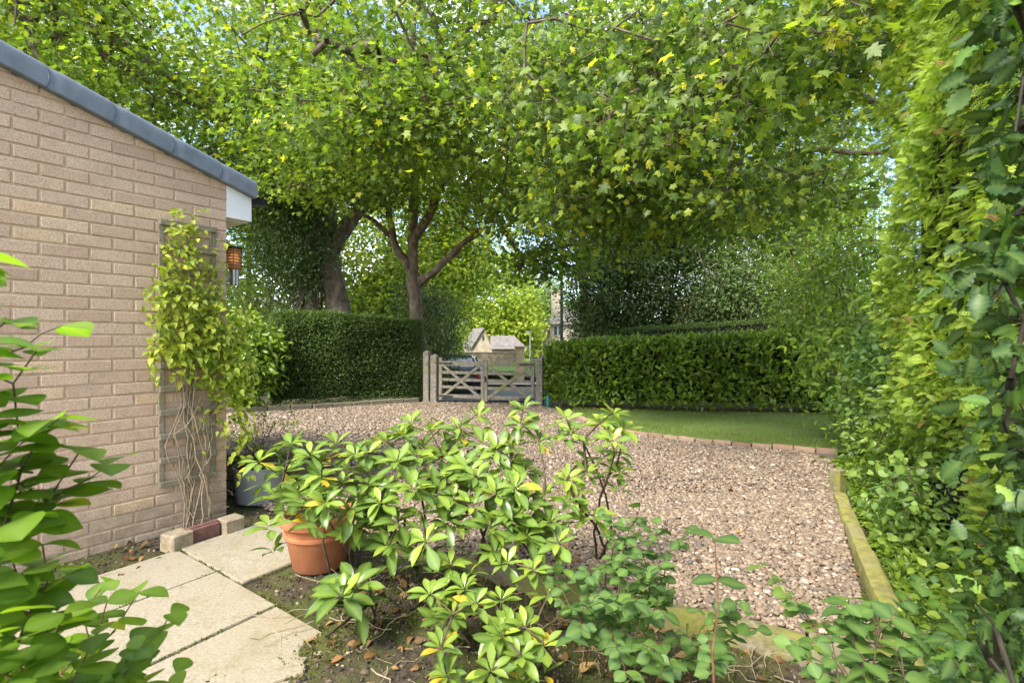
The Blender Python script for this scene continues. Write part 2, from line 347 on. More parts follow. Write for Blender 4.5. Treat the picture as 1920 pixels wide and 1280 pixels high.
# ------------------------------------------------- pebbles on the drive
ico = bmesh.new(); bmesh.ops.create_icosphere(ico, subdivisions=1, radius=1); ico.verts.ensure_lookup_table()
IV0 = np.array([v.co[:] for v in ico.verts]); IT0 = np.array([[v.index for v in f.verts] for f in ico.faces]); ico.free()
ico = bmesh.new(); bmesh.ops.create_icosphere(ico, subdivisions=2, radius=1); ico.verts.ensure_lookup_table()
IV1 = np.array([v.co[:] for v in ico.verts]); IT1 = np.array([[v.index for v in f.verts] for f in ico.faces]); ico.free()
m, t, b, o_ = mat_new('pebble')
c = ramp(t, [(0, (.07, .066, .065)), (.1, (.11, .095, .085)), (.3, (.12, .09, .063)), (.5, (.185, .132, .088)), (.68, (.235, .175, .12)), (.85, (.32, .255, .185)), (.95, (.50, .44, .35)), (1, (.33, .17, .08))], attr(t, 'tint'))
c = mixc(t, math_(t, 'MULTIPLY', noise(t, 160, 3), .35), c, (.30, .22, .17)); t.links.new(c, b.inputs['Base Color']); b.inputs['Roughness'].default_value = .75
b.inputs['Specular IOR Level'].default_value = .3
PEB = m
def pebbles(n, ymin, ymax, size, IV, IT, dens_pow=0.):
    xs_ = R.uniform(-8, 3.5, n*8); ys_ = R.uniform(ymin, ymax, n*8)
    k = inpoly(xs_, ys_, GRAV) & (np.abs(xs_) < ys_*1.02+.1) & (xs_ > -ys_*.62-.2); xs_ = xs_[k][:n]; ys_ = ys_[k][:n]; n = len(xs_)
    s = size*np.exp(R.normal(-.12, .33, (n, 1, 1))); sc = np.stack([R.uniform(.8, 1.3, n), R.uniform(.7, 1., n), R.uniform(.45, .75, n)], -1)[:, None]
    V = IV[None]*sc*s; V = V*(1+R.normal(0, .07, (n, len(IV), 1)))
    a = R.uniform(0, 6.28, n); ca, sa = np.cos(a)[:, None], np.sin(a)[:, None]
    tl = R.normal(0, .35, n)[:, None]
    x, y, z = V[..., 0], V[..., 1], V[..., 2]; z2 = z*np.cos(tl)-y*np.sin(tl); y = y*np.cos(tl)+z*np.sin(tl); z = z2
    V = np.stack([x*ca-y*sa+xs_[:, None], x*sa+y*ca+ys_[:, None], z+(gz(xs_, ys_)+R.uniform(-.012, .008, n))[:, None]], -1)
    T = IT[None]+(np.arange(n)*len(IV))[:, None, None]
    return V.reshape(-1, 3), T.reshape(-1, 3), np.repeat(np.clip(R.beta(2.2, 2.0, n), 0, 1), len(IV))
Vs, Ts, Cs, off = [], [], [], 0
for a in ((36000, 2.0, 4.2, .0119, IV1, IT1), (48000, 4.2, 7.2, .0140, IV0, IT0), (36000, 7.2, 13.3, .022, IV0, IT0)):
    V, T, C = pebbles(*a); Vs.append(V); Ts.append(T+off); Cs.append(C); off += len(V)
g = tri_mesh('gravel', np.concatenate(Vs), np.concatenate(Ts), PEB, None, {'tint': np.concatenate(Cs)})
tag(g, 'loose pink and buff pebble gravel covering the driveway', 'gravel', kind='stuff')
# grass on the lawn
n = 60000; gx = R.uniform(.6, 6.4, n); gy = R.uniform(5.5, 12.6, n); k = inpoly(gx, gy, LAWN); gx, gy = gx[k], gy[k]; n = len(gx)
P = np.stack([gx, gy, gz(gx, gy)+.008], -1); D = rnd(n, .55); D[:, 2] = 1
leaves('grass', (np.array([(-.07, 0, 0), (.07, 0, 0), (0, 1, -.2)]), np.array([(0, 1, 2)]), np.zeros(3)), P, D, rnd(n), R.uniform(.018, .045, n)*(1+.35*vnoise(P, 2.2, 3)), np.clip(R.uniform(0, .8, n)+.35*vnoise(P, 1.1, 8), 0, 1),
       leaf_mat('grass_blade', [(0, (.09, .13, .025)), (.7, (.18, .24, .04)), (1, (.30, .31, .10))], trans=.3, vein=0))
tag(bpy.data.objects['grass'], 'short mown green grass on the curved lawn strip', 'grass', kind='stuff')
# ---------------------------------------------------------------- paving slabs by the house
SLAB = surf('concrete_slab', [(.25, (.17, .145, .10)), (.5, (.30, .26, .185)), (.75, (.43, .385, .29))], 95, .9, .5, .003, 8, patches=[(1.6, .47, .66, (.30, .24, .15), .55), (14, .56, .70, (.15, .12, .07), .55), (4, .52, .70, (.19, .17, .08), .5), (190, .60, .68, (.09, .075, .05), .8), (150, .30, .36, (.55, .5, .4), .0)])
e1 = np.array([.813, -.582]); e2 = np.array([-.545, -.838])
J0 = np.array([-2.016, 3.064])
def slab(mb, o, a, b, dz=0.):
    o = np.asarray(o); g_ = .006
    q = [o+e1*g_+e2*g_, o+e1*(a-g_)+e2*g_, o+e1*(a-g_)+e2*(b-g_), o+e1*g_+e2*(b-g_)]
    cx = sum(q)/4; tp = [np.array([*(cx+(p-cx)*.99), .0+dz]) for p in q]; md = [np.array([*p, -.008+dz]) for p in q]; bt = [np.array([*p, -.06]) for p in q]
    mb.poly(tp+md+bt, [(0, 1, 2, 3), *[(i, (i+1) % 4, 4+(i+1) % 4, 4+i) for i in range(4)], *[(4+i, 4+(i+1) % 4, 8+(i+1) % 4, 8+i) for i in range(4)]])
sl = MB()
slab(sl, J0-e2*.62+e1*0, .76, .62, .006); slab(sl, J0, .50, .9); slab(sl, J0+e2*.9, .50, .9, -.003)
slab(sl, J0+e1*.50, .60, .9, .002); slab(sl, J0+e1*.5+e2*.9, .60, .9, -.002); slab(sl, J0+e1*1.10-e2*0, .62, 1.2, -.002); slab(sl, J0+e1*1.72+e2*.35, .6, .9, -.008)
slab(sl, J0+e1*1.10+e2*1.2, .62, .9, -.002)
o = sl.build('path', SLAB); o['kind'] = 'structure'
# ---------------------------------------------------------------- the house
CX, CY = -2.068, 3.672; dv = np.array([.6013, .7990, 0]); nv = np.array([.7990, -.6013, 0]); zv = np.array([0, 0, 1.])
def HW(s, z, out_=0.): return np.array([CX, CY, 0])-dv*s+nv*out_+zv*z
def roofz(s): return 2.385+.311*s
house = empty('brick_house', (CX, CY, 0), 'buff brick house with sloping slate grey verge on the left', 'house')
m, t, b, o_ = mat_new('buff_brick')
c = ramp(t, [(0, (.54, .375, .265)), (.2, (.60, .43, .305)), (.5, (.67, .49, .35)), (.8, (.62, .44, .32)), (.93, (.70, .53, .38)), (1, (.73, .52, .32))], attr(t, 'tint'))
nz = noise(t, 130, 4, .7); c = mixc(t, ramp(t, [(.42, (0, 0, 0)), (.75, (1, 1, 1))], nz), c, (.30, .19, .13)); 
c = mixc(t, math_(t, 'MULTIPLY', ramp(t, [(.5, (0, 0, 0)), (.7, (1, 1, 1))], noise(t, 7, 6, .7)), .35), c, (.33, .23, .17))
tcz = t.nodes.new('ShaderNodeTexCoord'); sx_ = t.nodes.new('ShaderNodeSeparateXYZ'); t.links.new(tcz.outputs['Object'], sx_.inputs[0])
damp = math_(t, 'MULTIPLY', ramp(t, [(.02, (1, 1, 1)), (.55, (0, 0, 0))], sx_.outputs[2]), ramp(t, [(.42, (0, 0, 0)), (.62, (1, 1, 1))], noise(t, 4, 6, .7)))
c = mixc(t, math_(t, 'MULTIPLY', damp, .7), c, (.20, .17, .09))
t.links.new(c, b.inputs['Base Color']); b.inputs['Roughness'].default_value = .9; b.inputs['Specular IOR Level'].default_value = .2; bump(t, b, nz, .6, .003)
BRICK = m
MORTAR = surf('mortar', [(.3, (.47, .345, .225)), (.7, (.62, .48, .33))], 60, .95, .5, .003, patches=[(5, .5, .7, (.24, .19, .14), .5)])
wb = MB(); ax = [dv, nv, zv]
for ci in range(-2, 48):
    z0 = .023+ci*.075; z1 = z0+.065
    s = 0. if ci % 2 == 0 else -.1125
    while s < 4.2:
        s0 = max(s, 0)+.0; s1 = s+.215; s += .225
        if s1 <= .02: continue
        zt0, zt1 = roofz(s0)-.005, roofz(s1)-.005
        if zt1 <= z0+.008: continue
        jo = R.normal(0, .0008); tn = float(R.uniform(0, 1)); jz = R.normal(0, .0008)
        if zt0 > z1:
            wb.box(HW((s0+s1)/2, (z0+z1)/2+jz, -.05+jo), (s1-s0, .1, .065), ax, tn, .004)
        else:     # cut to the slope of the roof
            pts = []
            sa = s0 if zt0 > z0 else (z0-roofz(0)+.005)/.311
            sb = s1 if zt1 < z1 else (z1-roofz(0)+.005)/.311
            prof = [(sa, z0), (s1, z0), (s1, min(zt1, z1)), (sb, min(z1, zt1))]+([(s0, zt0)] if zt0 > z0 else [])
            if sb >= s1: prof = [(sa, z0), (s1, z0), (s1, zt1)]+([(s0, zt0)] if zt0 > z0 else [])
            k = len(prof); wb.poly([HW(p, q, 0) for p, q in prof]+[HW(p, q, -.1) for p, q in prof], [tuple(range(k)), *[(i, (i+1) % k, k+(i+1) % k, k+i) for i in range(k)]], tn)
wall = wb.build('wall', BRICK, house)
mo = MB()
prof = [(.002, -.3), (4.3, -.3), (4.3, roofz(4.3)-.01), (.002, roofz(0)-.01)]
bk = -.9
mo.poly([HW(p, q, -.0065) for p, q in prof]+[HW(p, q, bk) for p, q in prof], [(0, 1, 2, 3), (4, 5, 6, 7), *[(i, (i+1) % 4, 4+(i+1) % 4, 4+i) for i in range(4)]])
mo.build('mortar_bed', MORTAR, wall)
# return wall and the mass of the house behind
rw = MB()
for ci in range(-2, 32):
    z0 = .023+ci*.075; s = 0. if ci % 2 else .1125
    if z0 > 2.3: break
    while s < 3.2:
        s0 = max(s, .104); s1 = s+.215; s += .225
        if s1 < s0+.02: continue
        c_ = np.array([CX, CY, 0])-nv*(s0+s1)/2-dv*.048+zv*(z0+.0325)
        rw.box(c_, (s1-s0, .1, .065), [nv, dv, zv], float(R.uniform(0, 1)), .004)
rw.build('side_wall', BRICK, house)
mo = MB(); c_ = np.array([CX, CY, 0])-nv*1.95-dv*1.6; mo.box(c_+zv*1.0, (3.0, 3.185, 2.6), [nv, dv, zv]); mo.build('inner_wall', MORTAR, house)
# verge tiles and roof
SLATE = surf('verge_slate', [(.3, (.12, .145, .175)), (.7, (.18, .21, .245))], 14, .55, .25, .003, patches=[(5, .55, .7, (.17, .19, .21), .4), (40, .62, .7, (.06, .07, .08), .3)])
SLATED = surf('verge_edge', [(.3, (.03, .034, .04)), (.7, (.06, .065, .07))], 14, .7, .2)
WHITE = surf('white_upvc', [(.3, (.74, .75, .75)), (.7, (.82, .83, .83))], 5, .35, .05, patches=[(9, .56, .75, (.55, .55, .5), .25)])
BLACKP = surf('black_plastic', [(.3, (.012, .012, .014)), (.7, (.025, .025, .028))], 5, .35, 0)
roof = MB()
sd_dir = -dv*math.cos(math.atan(.311))+zv*math.sin(math.atan(.311)); up_n = np.cross(sd_dir, nv); up_n = up_n if up_n[2] > 0 else -up_n
roof.box(HW(2.1, roofz(2.1)+.09, -1.69), (4.5, 3.3, .05), [sd_dir, nv, up_n]); rf = roof.build('roof', SLATED, house)
bnd = [-.184, .079, .375, .694, .994, 1.294, 1.594, 1.894, 2.194, 2.5, 2.8, 3.1, 3.4, 3.7, 4.0]
for i in range(len(bnd)-1):
    vt = MB(); s0, s1 = bnd[i], bnd[i+1]; L = (s1-s0)/math.cos(math.atan(.311))
    # lower end laps over the tile below: thicker rounded lip at the down-slope end, thin neck up-slope
    secs = []
    nn = 14
    for k in range(nn+1):
        u = k/nn; sb_ = s0+(s1-s0)*u; neck = ss(.80, .83, u); arc = .020*(1-u)
        out_ = .052-.005*neck; hgt = .138-.002*neck; row = []
        for (v, oo) in ((0, -.03), (0, out_-.006), (.05, out_), (.25, out_), (.5, out_), (.75, out_), (.86, out_-.004), (.95, out_-.014), (1., out_-.034), (1., -.12)):
            s = sb_-arc*math.sin(math.pi*min(1, v+.05))+.012*neck*0; row.append(HW(s, roofz(s)-.008+v*hgt, oo))
        secs.append(row)
    nP = len(secs[0]); vs = [p for q in secs for p in q]; fs = []
    for k in range(nn):
        for j in range(nP-1): fs.append((k*nP+j, k*nP+j+1, (k+1)*nP+j+1, (k+1)*nP+j))
        fs.append((k*nP+nP-1, k*nP, (k+1)*nP, (k+1)*nP+nP-1))
    fs += [tuple(range(nP)), tuple(range(nn*nP, (nn+1)*nP))]
    vt.poly(vs, fs); vt.build('verge_tile', SLATE, rf, True)
# fascia box under the eaves
bx = MB()
prof = [(0.001, 2.150), (-.176, 2.150), (-.176, roofz(-.176)-.002), (0.001, roofz(0)-.002)]
bx.poly([HW(p, q, .004) for p, q in prof]+[HW(p, q, -3.2) for p, q in prof], [(0, 1, 2, 3), (4, 5, 6, 7), *[(i, (i+1) % 4, 4+(i+1) % 4, 4+i) for i in range(4)]])
bx.box(HW(-.088, 2.146, -.06), (.17, .006, .007), ax)
bx.build('eaves_box', WHITE, house)
gt = MB()
for k in range(12):
    a0, a1 = math.pi*k/12, math.pi*(k+1)/12
    f = lambda a, r: (-.178-.058+math.cos(a)*r, 2.335-math.sin(a)*r)
    q = [f(a0, .056), f(a1, .056), f(a1, .052), f(a0, .052)]
    gt.poly([HW(x, z, .02) for x, z in q]+[HW(x, z, -3.2) for x, z in q], [(0, 1, 2, 3), (4, 5, 6, 7), (0, 1, 5, 4), (1, 2, 6, 5), (2, 3, 7, 6), (3, 0, 4, 7)])
gt.box(HW(-.236, 2.31, .021), (.108, .004, .05), ax); gt.build('gutter', BLACKP, house)
# wall lamp on the far side of the corner
lp = np.array([CX, CY, 0])-nv*.15+dv*.12
lamp = empty('wall_lamp', (lp[0], lp[1], 1.68), 'lit copper ringed wall lamp just behind the brick house corner', 'lamp')
COPPER = surf('copper', [(.3, (.22, .11, .06)), (.7, (.34, .18, .10))], 30, .4, .1, metal=.6)
STEEL = surf('steel', [(.3, (.30, .30, .30)), (.7, (.45, .45, .45))], 30, .35, .05, metal=.9)
lm = MB()
for k in range(7): lm.lathe((lp[0], lp[1], 1.800+k*.022), [(.050, 0), (.057, .002), (.057, .006), (.050, .008), (.050, 0)], 28)
for k in range(4):
    a = k*math.pi/2+.4; lm.box((lp[0]+.05*math.cos(a), lp[1]+.05*math.sin(a), 1.875), (.005, .005, .16))
lm.build('cage', COPPER, lamp, True)
lm = MB(); lm.lathe((lp[0], lp[1], 1.955), [(.0, .018), (.05, .014), (.060, .002), (.060, -.004), (0, -.004)], 28); lm.build('cap', BLACKP, lamp, True)
m, t, b, o_ = mat_new('amber_glass'); b.inputs['Base Color'].default_value = (.32, .17, .09, 1); b.inputs['Roughness'].default_value = .3; b.inputs['Transmission Weight'].default_value = .5
b.inputs['Emission Color'].default_value = (1, .42, .08, 1); b.inputs['Emission Strength'].default_value = .03
lm = MB(); lm.lathe((lp[0], lp[1], 1.795), [(.040, 0), (.044, .03), (.044, .12), (.038, .158)], 24); lm.build('glass', m, lamp, True)
m, t, b, o_ = mat_new('bulb_glow'); b.inputs['Emission Color'].default_value = (1, .62, .25, 1); b.inputs['Emission Strength'].default_value = .5
lm = MB(); lm.lathe((lp[0], lp[1], 1.84), [(0, 0), (.016, .01), (.024, .04), (.016, .07), (0, .08)], 16); lm.build('bulb', m, lamp, True)
lm = MB(); lm.lathe((lp[0], lp[1], 1.676), [(0, 0), (.034, .0), (.034, .118), (.05, .121), (0, .122)], 24)
lm.bar((lp[0], lp[1], 1.74), np.array([CX, CY, 1.74])-nv*.15+dv*.004, .03, .03); lm.build('stem', STEEL, lamp, True)
# ---------------------------------------------------------------- trellis and climber
WOODG = surf('weathered_wood', [(.3, (.15, .13, .085)), (.55, (.27, .235, .165)), (.75, (.38, .335, .25))], 30, .9, .5, .003, stretch=(3, 3, 3), patches=[(7, .5, .65, (.14, .155, .06), .5)])
tr = empty('trellis', tuple(HW(.255, .29, .02)), 'narrow weathered wooden trellis fixed to the buff brick wall', 'trellis')
for s in (.085+.012, .255, .427-.012):
    q = MB(); q.box(HW(s, 1.175, .012), (.03, .018, 1.77), ax, .5, .002); q.build('upright', WOODG, tr)
for k in range(12):
    q = MB(); z = .312+k*.1568; q.box(HW(.255, z, .032), (.348, .018, .038), ax, .5, .002)
    for s in (.097, .415): q.box(HW(s, z, .0415), (.006, .003, .006), ax)
    q.build('slat', WOODG, tr)
def onwall(px, py, off=.06):
    """point on the wall seen at a pixel of the photo"""
    r = (960-px)/950; s = (CX+r*CY)/(.6013+.799*r); Y = CY-.799*s
    return HW(s, H-(py-HY)/F*Y, off)
vine = empty('climbing_vine', tuple(onwall(375, 985, .12)), 'yellow green leafy vine climbing the weathered trellis', 'vine')
vp = []
VB = [(330, 470), (345, 560), (350, 640), (375, 700), (320, 600), (390, 620), (360, 460), (310, 520), (405, 560), (430, 640), (300, 640), (440, 690), (340, 420), (385, 760), (410, 700)]
root = onwall(362, 985, .10)
for k, (x, y) in enumerate(VB):
    r0 = root+np.array([R.uniform(-.08, .08), R.uniform(-.05, .05), 0]); mid = onwall(352+R.normal(0, 26), 800+R.normal(0, 50), .07+R.uniform(0, .03)); end = onwall(min(x, 424), y, .06)
    if x > 424: end = end+dv*.12*(x-424)/30
    pth = np.concatenate([bend(r0, mid, 8, jit=.018)[:-1], bend(mid, end, 8, jit=.03)]); vp.append((pth, np.linspace(.0055, .0018, len(pth)), 5))
for k in range(26):
    p = onwall(R.uniform(320, 405), R.uniform(600, 940), .06+R.uniform(0, .05)); q = p+np.array([R.normal(0, .06), R.normal(0, .06), R.normal(-.03, .10)])
    vp.append((bend(p, q, 6, jit=.08), .0014, 4))
a = np.linspace(0, 5.2, 22); c0 = onwall(400, 930, .09)
vp.append((c0+np.stack([dv*math.cos(x)*.09+zv*math.sin(x)*.06+nv*.01*x for x in a]), .002, 4))
tube_obj('stems', vp, TWIGP, vine)
# leaves hang in tiers over the trellis
n = 1750; Q = []
den = [(338, 445, 26, 30, 6), (345, 500, 40, 30, 10), (330, 560, 45, 35, 15), (330, 620, 48, 38, 17), (350, 660, 52, 34, 16), (372, 640, 34, 40, 9), (410, 660, 34, 40, 9), (425, 700, 32, 26, 8), (440, 620, 18, 40, 4), (385, 590, 30, 30, 6), (410, 760, 30, 60, 7), (440, 800, 16, 60, 5), (300, 655, 26, 14, 3), (430, 720, 30, 20, 4)]
wsum = sum(d[4] for d in den)
for (x, y, sx, sy, wt) in den:
    k = int(n*wt/wsum)
    for _ in range(k):
        px, py = x+np.clip(R.normal(0, .85), -1.5, 1.5)*sx, y+np.clip(R.normal(0, .8), -1.6, 1.6)*sy
        if px > 478: continue
        p = onwall(min(px, 426), py, abs(R.normal(.07, .035))+.03)
        if px > 426: p = p+dv*(px-426)*.0032
        Q.append(p)
Q = np.array(Q); n = len(Q); D = nv*.7+dv*R.normal(0, .6, n)[:, None]+rnd(n, .25)-zv*.5; N = nv*.5+zv*.9+rnd(n, .35)
leaves('leaves', OVATE, Q, D, N, R.uniform(.035, .062, n), np.clip(R.normal(.55, .25, n), 0, 1), L_VINE, vine)
# ---------------------------------------------------------------- things by the wall foot
def gp(px, py, z=0.): Y = (H-z)*F/(py-HY); return np.array([(px-960)/F*Y, Y, z])
STONE = surf('stone_block', [(.3, (.16, .13, .085)), (.5, (.30, .24, .16)), (.75, (.42, .35, .25))], 22, .9, .6, .006, patches=[(6, .5, .62, (.15, .16, .06), .5), (5, .56, .7, (.38, .22, .10), .6)])
REDT = surf('red_tile', [(.3, (.12, .055, .045)), (.7, (.22, .11, .09))], 22, .8, .4, .004, patches=[(9, .55, .7, (.16, .13, .10), .6)])
rz = lambda a: [np.array([math.cos(a), math.sin(a), 0]), np.array([-math.sin(a), math.cos(a), 0]), zv]
q = MB(); q.box((-2.05, 3.10, .035), (.13, .13, .11), rz(1.15), .5, .008); tag(q.build('stone_block', STONE), 'orange stained stone block left of the red clay edging tile', 'block')
q = MB(); q.box((-1.865, 3.36, .035), (.13, .12, .11), rz(1.0), .5, .008); tag(q.build('stone_block', STONE), 'mossy grey stone block right of the red clay edging tile', 'block')
q = MB(); q.box((-1.965, 3.215, .03), (.205, .045, .11), rz(1.03), .5, .006); q.box((-1.975, 3.223, .088), (.205, .03, .012), rz(1.03), .5, .004); tag(q.build('edging_tile', REDT), 'dark red clay edging tile between the two stone blocks', 'edging tile')
TERRA = surf('terracotta', [(.3, (.30, .105, .045)), (.7, (.44, .17, .075))], 9, .8, .25, .003, patches=[(5, .52, .7, (.30, .15, .08), .4), (30, .63, .7, (.2, .1, .05), .5), (3, .6, .75, (.5, .36, .25), .3)])
PC = (-1.085, 2.86, .0)
pot = empty('terracotta_pot', PC, 'round terracotta pot standing at the corner of the pale slabs', 'plant pot')
q = MB(); q.lathe(PC, [(.0, 0), (.135, .0), (.142, .006), (.176, .175), (.180, .18), (.190, .185), (.190, .198), (.182, .205), (.188, .235), (.200, .245), (.212, .256), (.214, .275), (.210, .292), (.200, .300), (.186, .300), (.178, .290), (.172, .25), (.17, .245)], 64); q.build('body', TERRA, pot, True)
q = MB(); q.disc((PC[0], PC[1], .25), .176, 32); q.build('soil', SOIL, pot)
ZINC = surf('zinc', [(.3, (.24, .25, .25)), (.7, (.34, .35, .35))], 9, .5, .1, .002, metal=.25, patches=[(5, .5, .7, (.13, .135, .13), .5)])
GC = (-2.0, 4.02, .0)
pot2 = empty('grey_planter', GC, 'cylindrical grey metal planter standing behind the brick wall corner', 'planter')
q = MB(); q.lathe(GC, [(0, .002), (.165, .002), (.168, .01), (.188, .262), (.194, .266), (.194, .274), (.186, .275), (.18, .25)], 48); q.build('body', ZINC, pot2, True)
q = MB(); q.disc((GC[0], GC[1], .245), .181, 32); q.build('soil', SOIL, pot2)
# low dark brick wall behind the planter
lw = MB()
for ci in range(4):
    for k in range(6):
        s = k*.225+(.11 if ci % 2 else 0); c_ = np.array([-2.62, 4.20, .02+ci*.075+.0325])+np.array([.98, .2, 0])*s
        lw.box(c_, (.215, .1, .065), [np.array([.98, .2, 0]), np.array([-.2, .98, 0]), zv], float(R.uniform(0, 1)), .004)
low = lw.build('low_brick_wall', surf('dark_brick', [(.3, (.10, .075, .055)), (.7, (.20, .155, .115))], 60, .9, .5, .004)); tag(low, 'low dark brick wall behind the grey metal planter', 'wall')
# ---------------------------------------------------------------- sleepers, edging
SLEEP = surf('mossy_timber', [(.3, (.10, .085, .055)), (.55, (.20, .17, .11)), (.75, (.31, .27, .18))], 14, .95, .9, .01, stretch=(2, 2, 2), patches=[(3.2, .42, .56, (.19, .19, .03), .8), (9, .55, .68, (.08, .075, .04), .6)])
SLEEPY = surf('yellow_timber', [(.3, (.15, .13, .05)), (.55, (.27, .245, .07)), (.75, (.38, .33, .13))], 14, .95, .9, .012, patches=[(4, .5, .62, (.27, .28, .045), .7), (9, .52, .66, (.12, .10, .05), .65), (3, .5, .6, (.22, .19, .12), .5)])
def sleeper(p, q, ht, wd, mat, label, lo=.03):
    o_ = np.array([(p[0]+q[0])/2, (p[1]+q[1])/2, 0]); n_ = max(4, int(np.hypot(q[0]-p[0], q[1]-p[1])/.12)); mb = MB()
    p = np.array([*p, 0.]); q = np.array([*q, 0.]); d = (q-p)/np.linalg.norm(q-p); r = np.array([d[1], -d[0], 0]); vs = []; fs = []
    prof = [(-.5, 0), (-.5, .88), (-.42, .97), (-.2, 1.), (.2, 1.0), (.42, .97), (.5, .88), (.5, 0)]
    for k in range(n_+1):
        c_ = p+(q-p)*k/n_; zt = float(gz(c_[0], c_[1]))+lo+R.normal(0, .0035)
        for (u, v) in prof: vs.append(c_+r*(u*wd+R.normal(0, .0025))+zv*(zt-ht+v*ht))
    m_ = len(prof)
    for k in range(n_):
        for j in range(m_-1): fs.append((k*m_+j, k*m_+j+1, (k+1)*m_+j+1, (k+1)*m_+j))
    fs += [tuple(range(m_)), tuple(range(n_*m_, (n_+1)*m_))]
    mb.poly(vs, fs); o = mb.build('timber_sleeper', mat, None, True)
    return tag(o, label, 'timber sleeper', 'timber sleepers edging the gravel')
sleeper((-.98, 3.20), (.40, 2.535), .17, .085, SLEEP, 'mossy sleeper along the gravel behind the rhododendrons')
sleeper((.41, 2.53), (1.235, 2.13), .19, .085, SLEEP, 'brown mossy sleeper at the near gravel edge behind the tall bare twig')
sleeper((1.245, 2.125), (1.85, 1.83), .19, .085, SLEEP, 'mossy sleeper under the leafy snowberry stems at the bottom right')
sleeper((1.60, 2.06), (2.02, 2.90), .20, .10, SLEEPY, 'bright yellow mossy sleeper nearest the camera along the right gravel edge', .07)
sleeper((2.03, 2.92), (2.60, 4.02), .20, .09, SLEEPY, 'yellow mossy sleeper along the right gravel edge, farther one', .06)
q = MB(); q.box((2.68, 4.17, .05), (.09, .09, .30), rz(.45), .5, .006); tag(q.build('timber_post', SLEEP), 'short brown timber post at the far end of the right sleepers', 'post')
EB = surf('edging_brick', [(.3, (.16, .10, .07)), (.5, (.34, .20, .13)), (.75, (.45, .33, .24))], 9, .9, .6, .006, patches=[(4, .55, .65, (.30, .14, .06), .6), (7, .5, .65, (.11, .11, .06), .5)])
_t = EB.node_tree; _b = [q for q in _t.nodes if q.type == 'BSDF_PRINCIPLED'][0]; _src = _b.inputs['Base Color'].links[0].from_socket
_oi = _t.nodes.new('ShaderNodeObjectInfo'); _t.links.new(mixc(_t, .6, _src, ramp(_t, [(0, (.12, .09, .065)), (.25, (.36, .27, .19)), (.5, (.30, .17, .11)), (.75, (.42, .33, .25)), (1, (.20, .15, .11))], _oi.outputs['Random'])), _b.inputs['Base Color'])
def along(pts, step):
    pts = np.array(pts, float); seg = np.linalg.norm(np.diff(pts, axis=0), axis=1); cum = np.r_[0, np.cumsum(seg)]; res = []
    s = step/2
    while s < cum[-1]:
        i = np.searchsorted(cum, s)-1; u = (s-cum[i])/seg[i]; d = (pts[i+1]-pts[i])/seg[i]; res.append((pts[i]+(pts[i+1]-pts[i])*u, math.atan2(d[1], d[0]))); s += step
    return res
eb = along([(3.88, 6.03), (2.99, 6.47), (2.42, 6.91), (1.98, 7.36), (1.72, 7.71), (1.53, 8.15), (1.42, 8.6), (1.27, 9.6), (1.17, 10.6)], .232)
base = MB(); base.box((0, 0, 0), (.218, .095, .13), None, .5, .007); e0 = base.build('edging_brick', EB)
for i, ((x, y), a) in enumerate(eb):
    o = e0 if i == 0 else e0.copy()
    if i: COL.objects.link(o)
    o.location = (x, y, float(gz(x, y))-.022+R.normal(0, .004)); o.rotation_euler = (R.normal(0, .03), R.normal(0, .02), a+R.normal(0, .03))
    tag(o, 'worn clay brick laid end to end along the curved edge between gravel and lawn', 'brick', 'bricks edging the lawn')
KS = surf('kerb_stone', [(.3, (.13, .11, .08)), (.7, (.26, .22, .16))], 9, .95, .6, .01, patches=[(3, .5, .62, (.11, .13, .04), .6)])
kb = along([(-6.0, 10.35), (-4.4, 11.5), (-2.35, 13.35)], .46)
base = MB(); base.box((0, 0, 0), (.44, .12, .18), None, .5, .012); e0 = base.build('kerb_stone', KS)
for i, ((x, y), a) in enumerate(kb):
    o = e0 if i == 0 else e0.copy()
    if i: COL.objects.link(o)
    o.location = (x, y, float(gz(x, y))+.02+R.normal(0, .006)); o.rotation_euler = (R.normal(0, .03), R.normal(0, .02), a+R.normal(0, .03))
    tag(o, 'mossy kerb stone at the foot of the tall clipped hedge on the left', 'kerb stone', 'kerb stones under the left hedge')
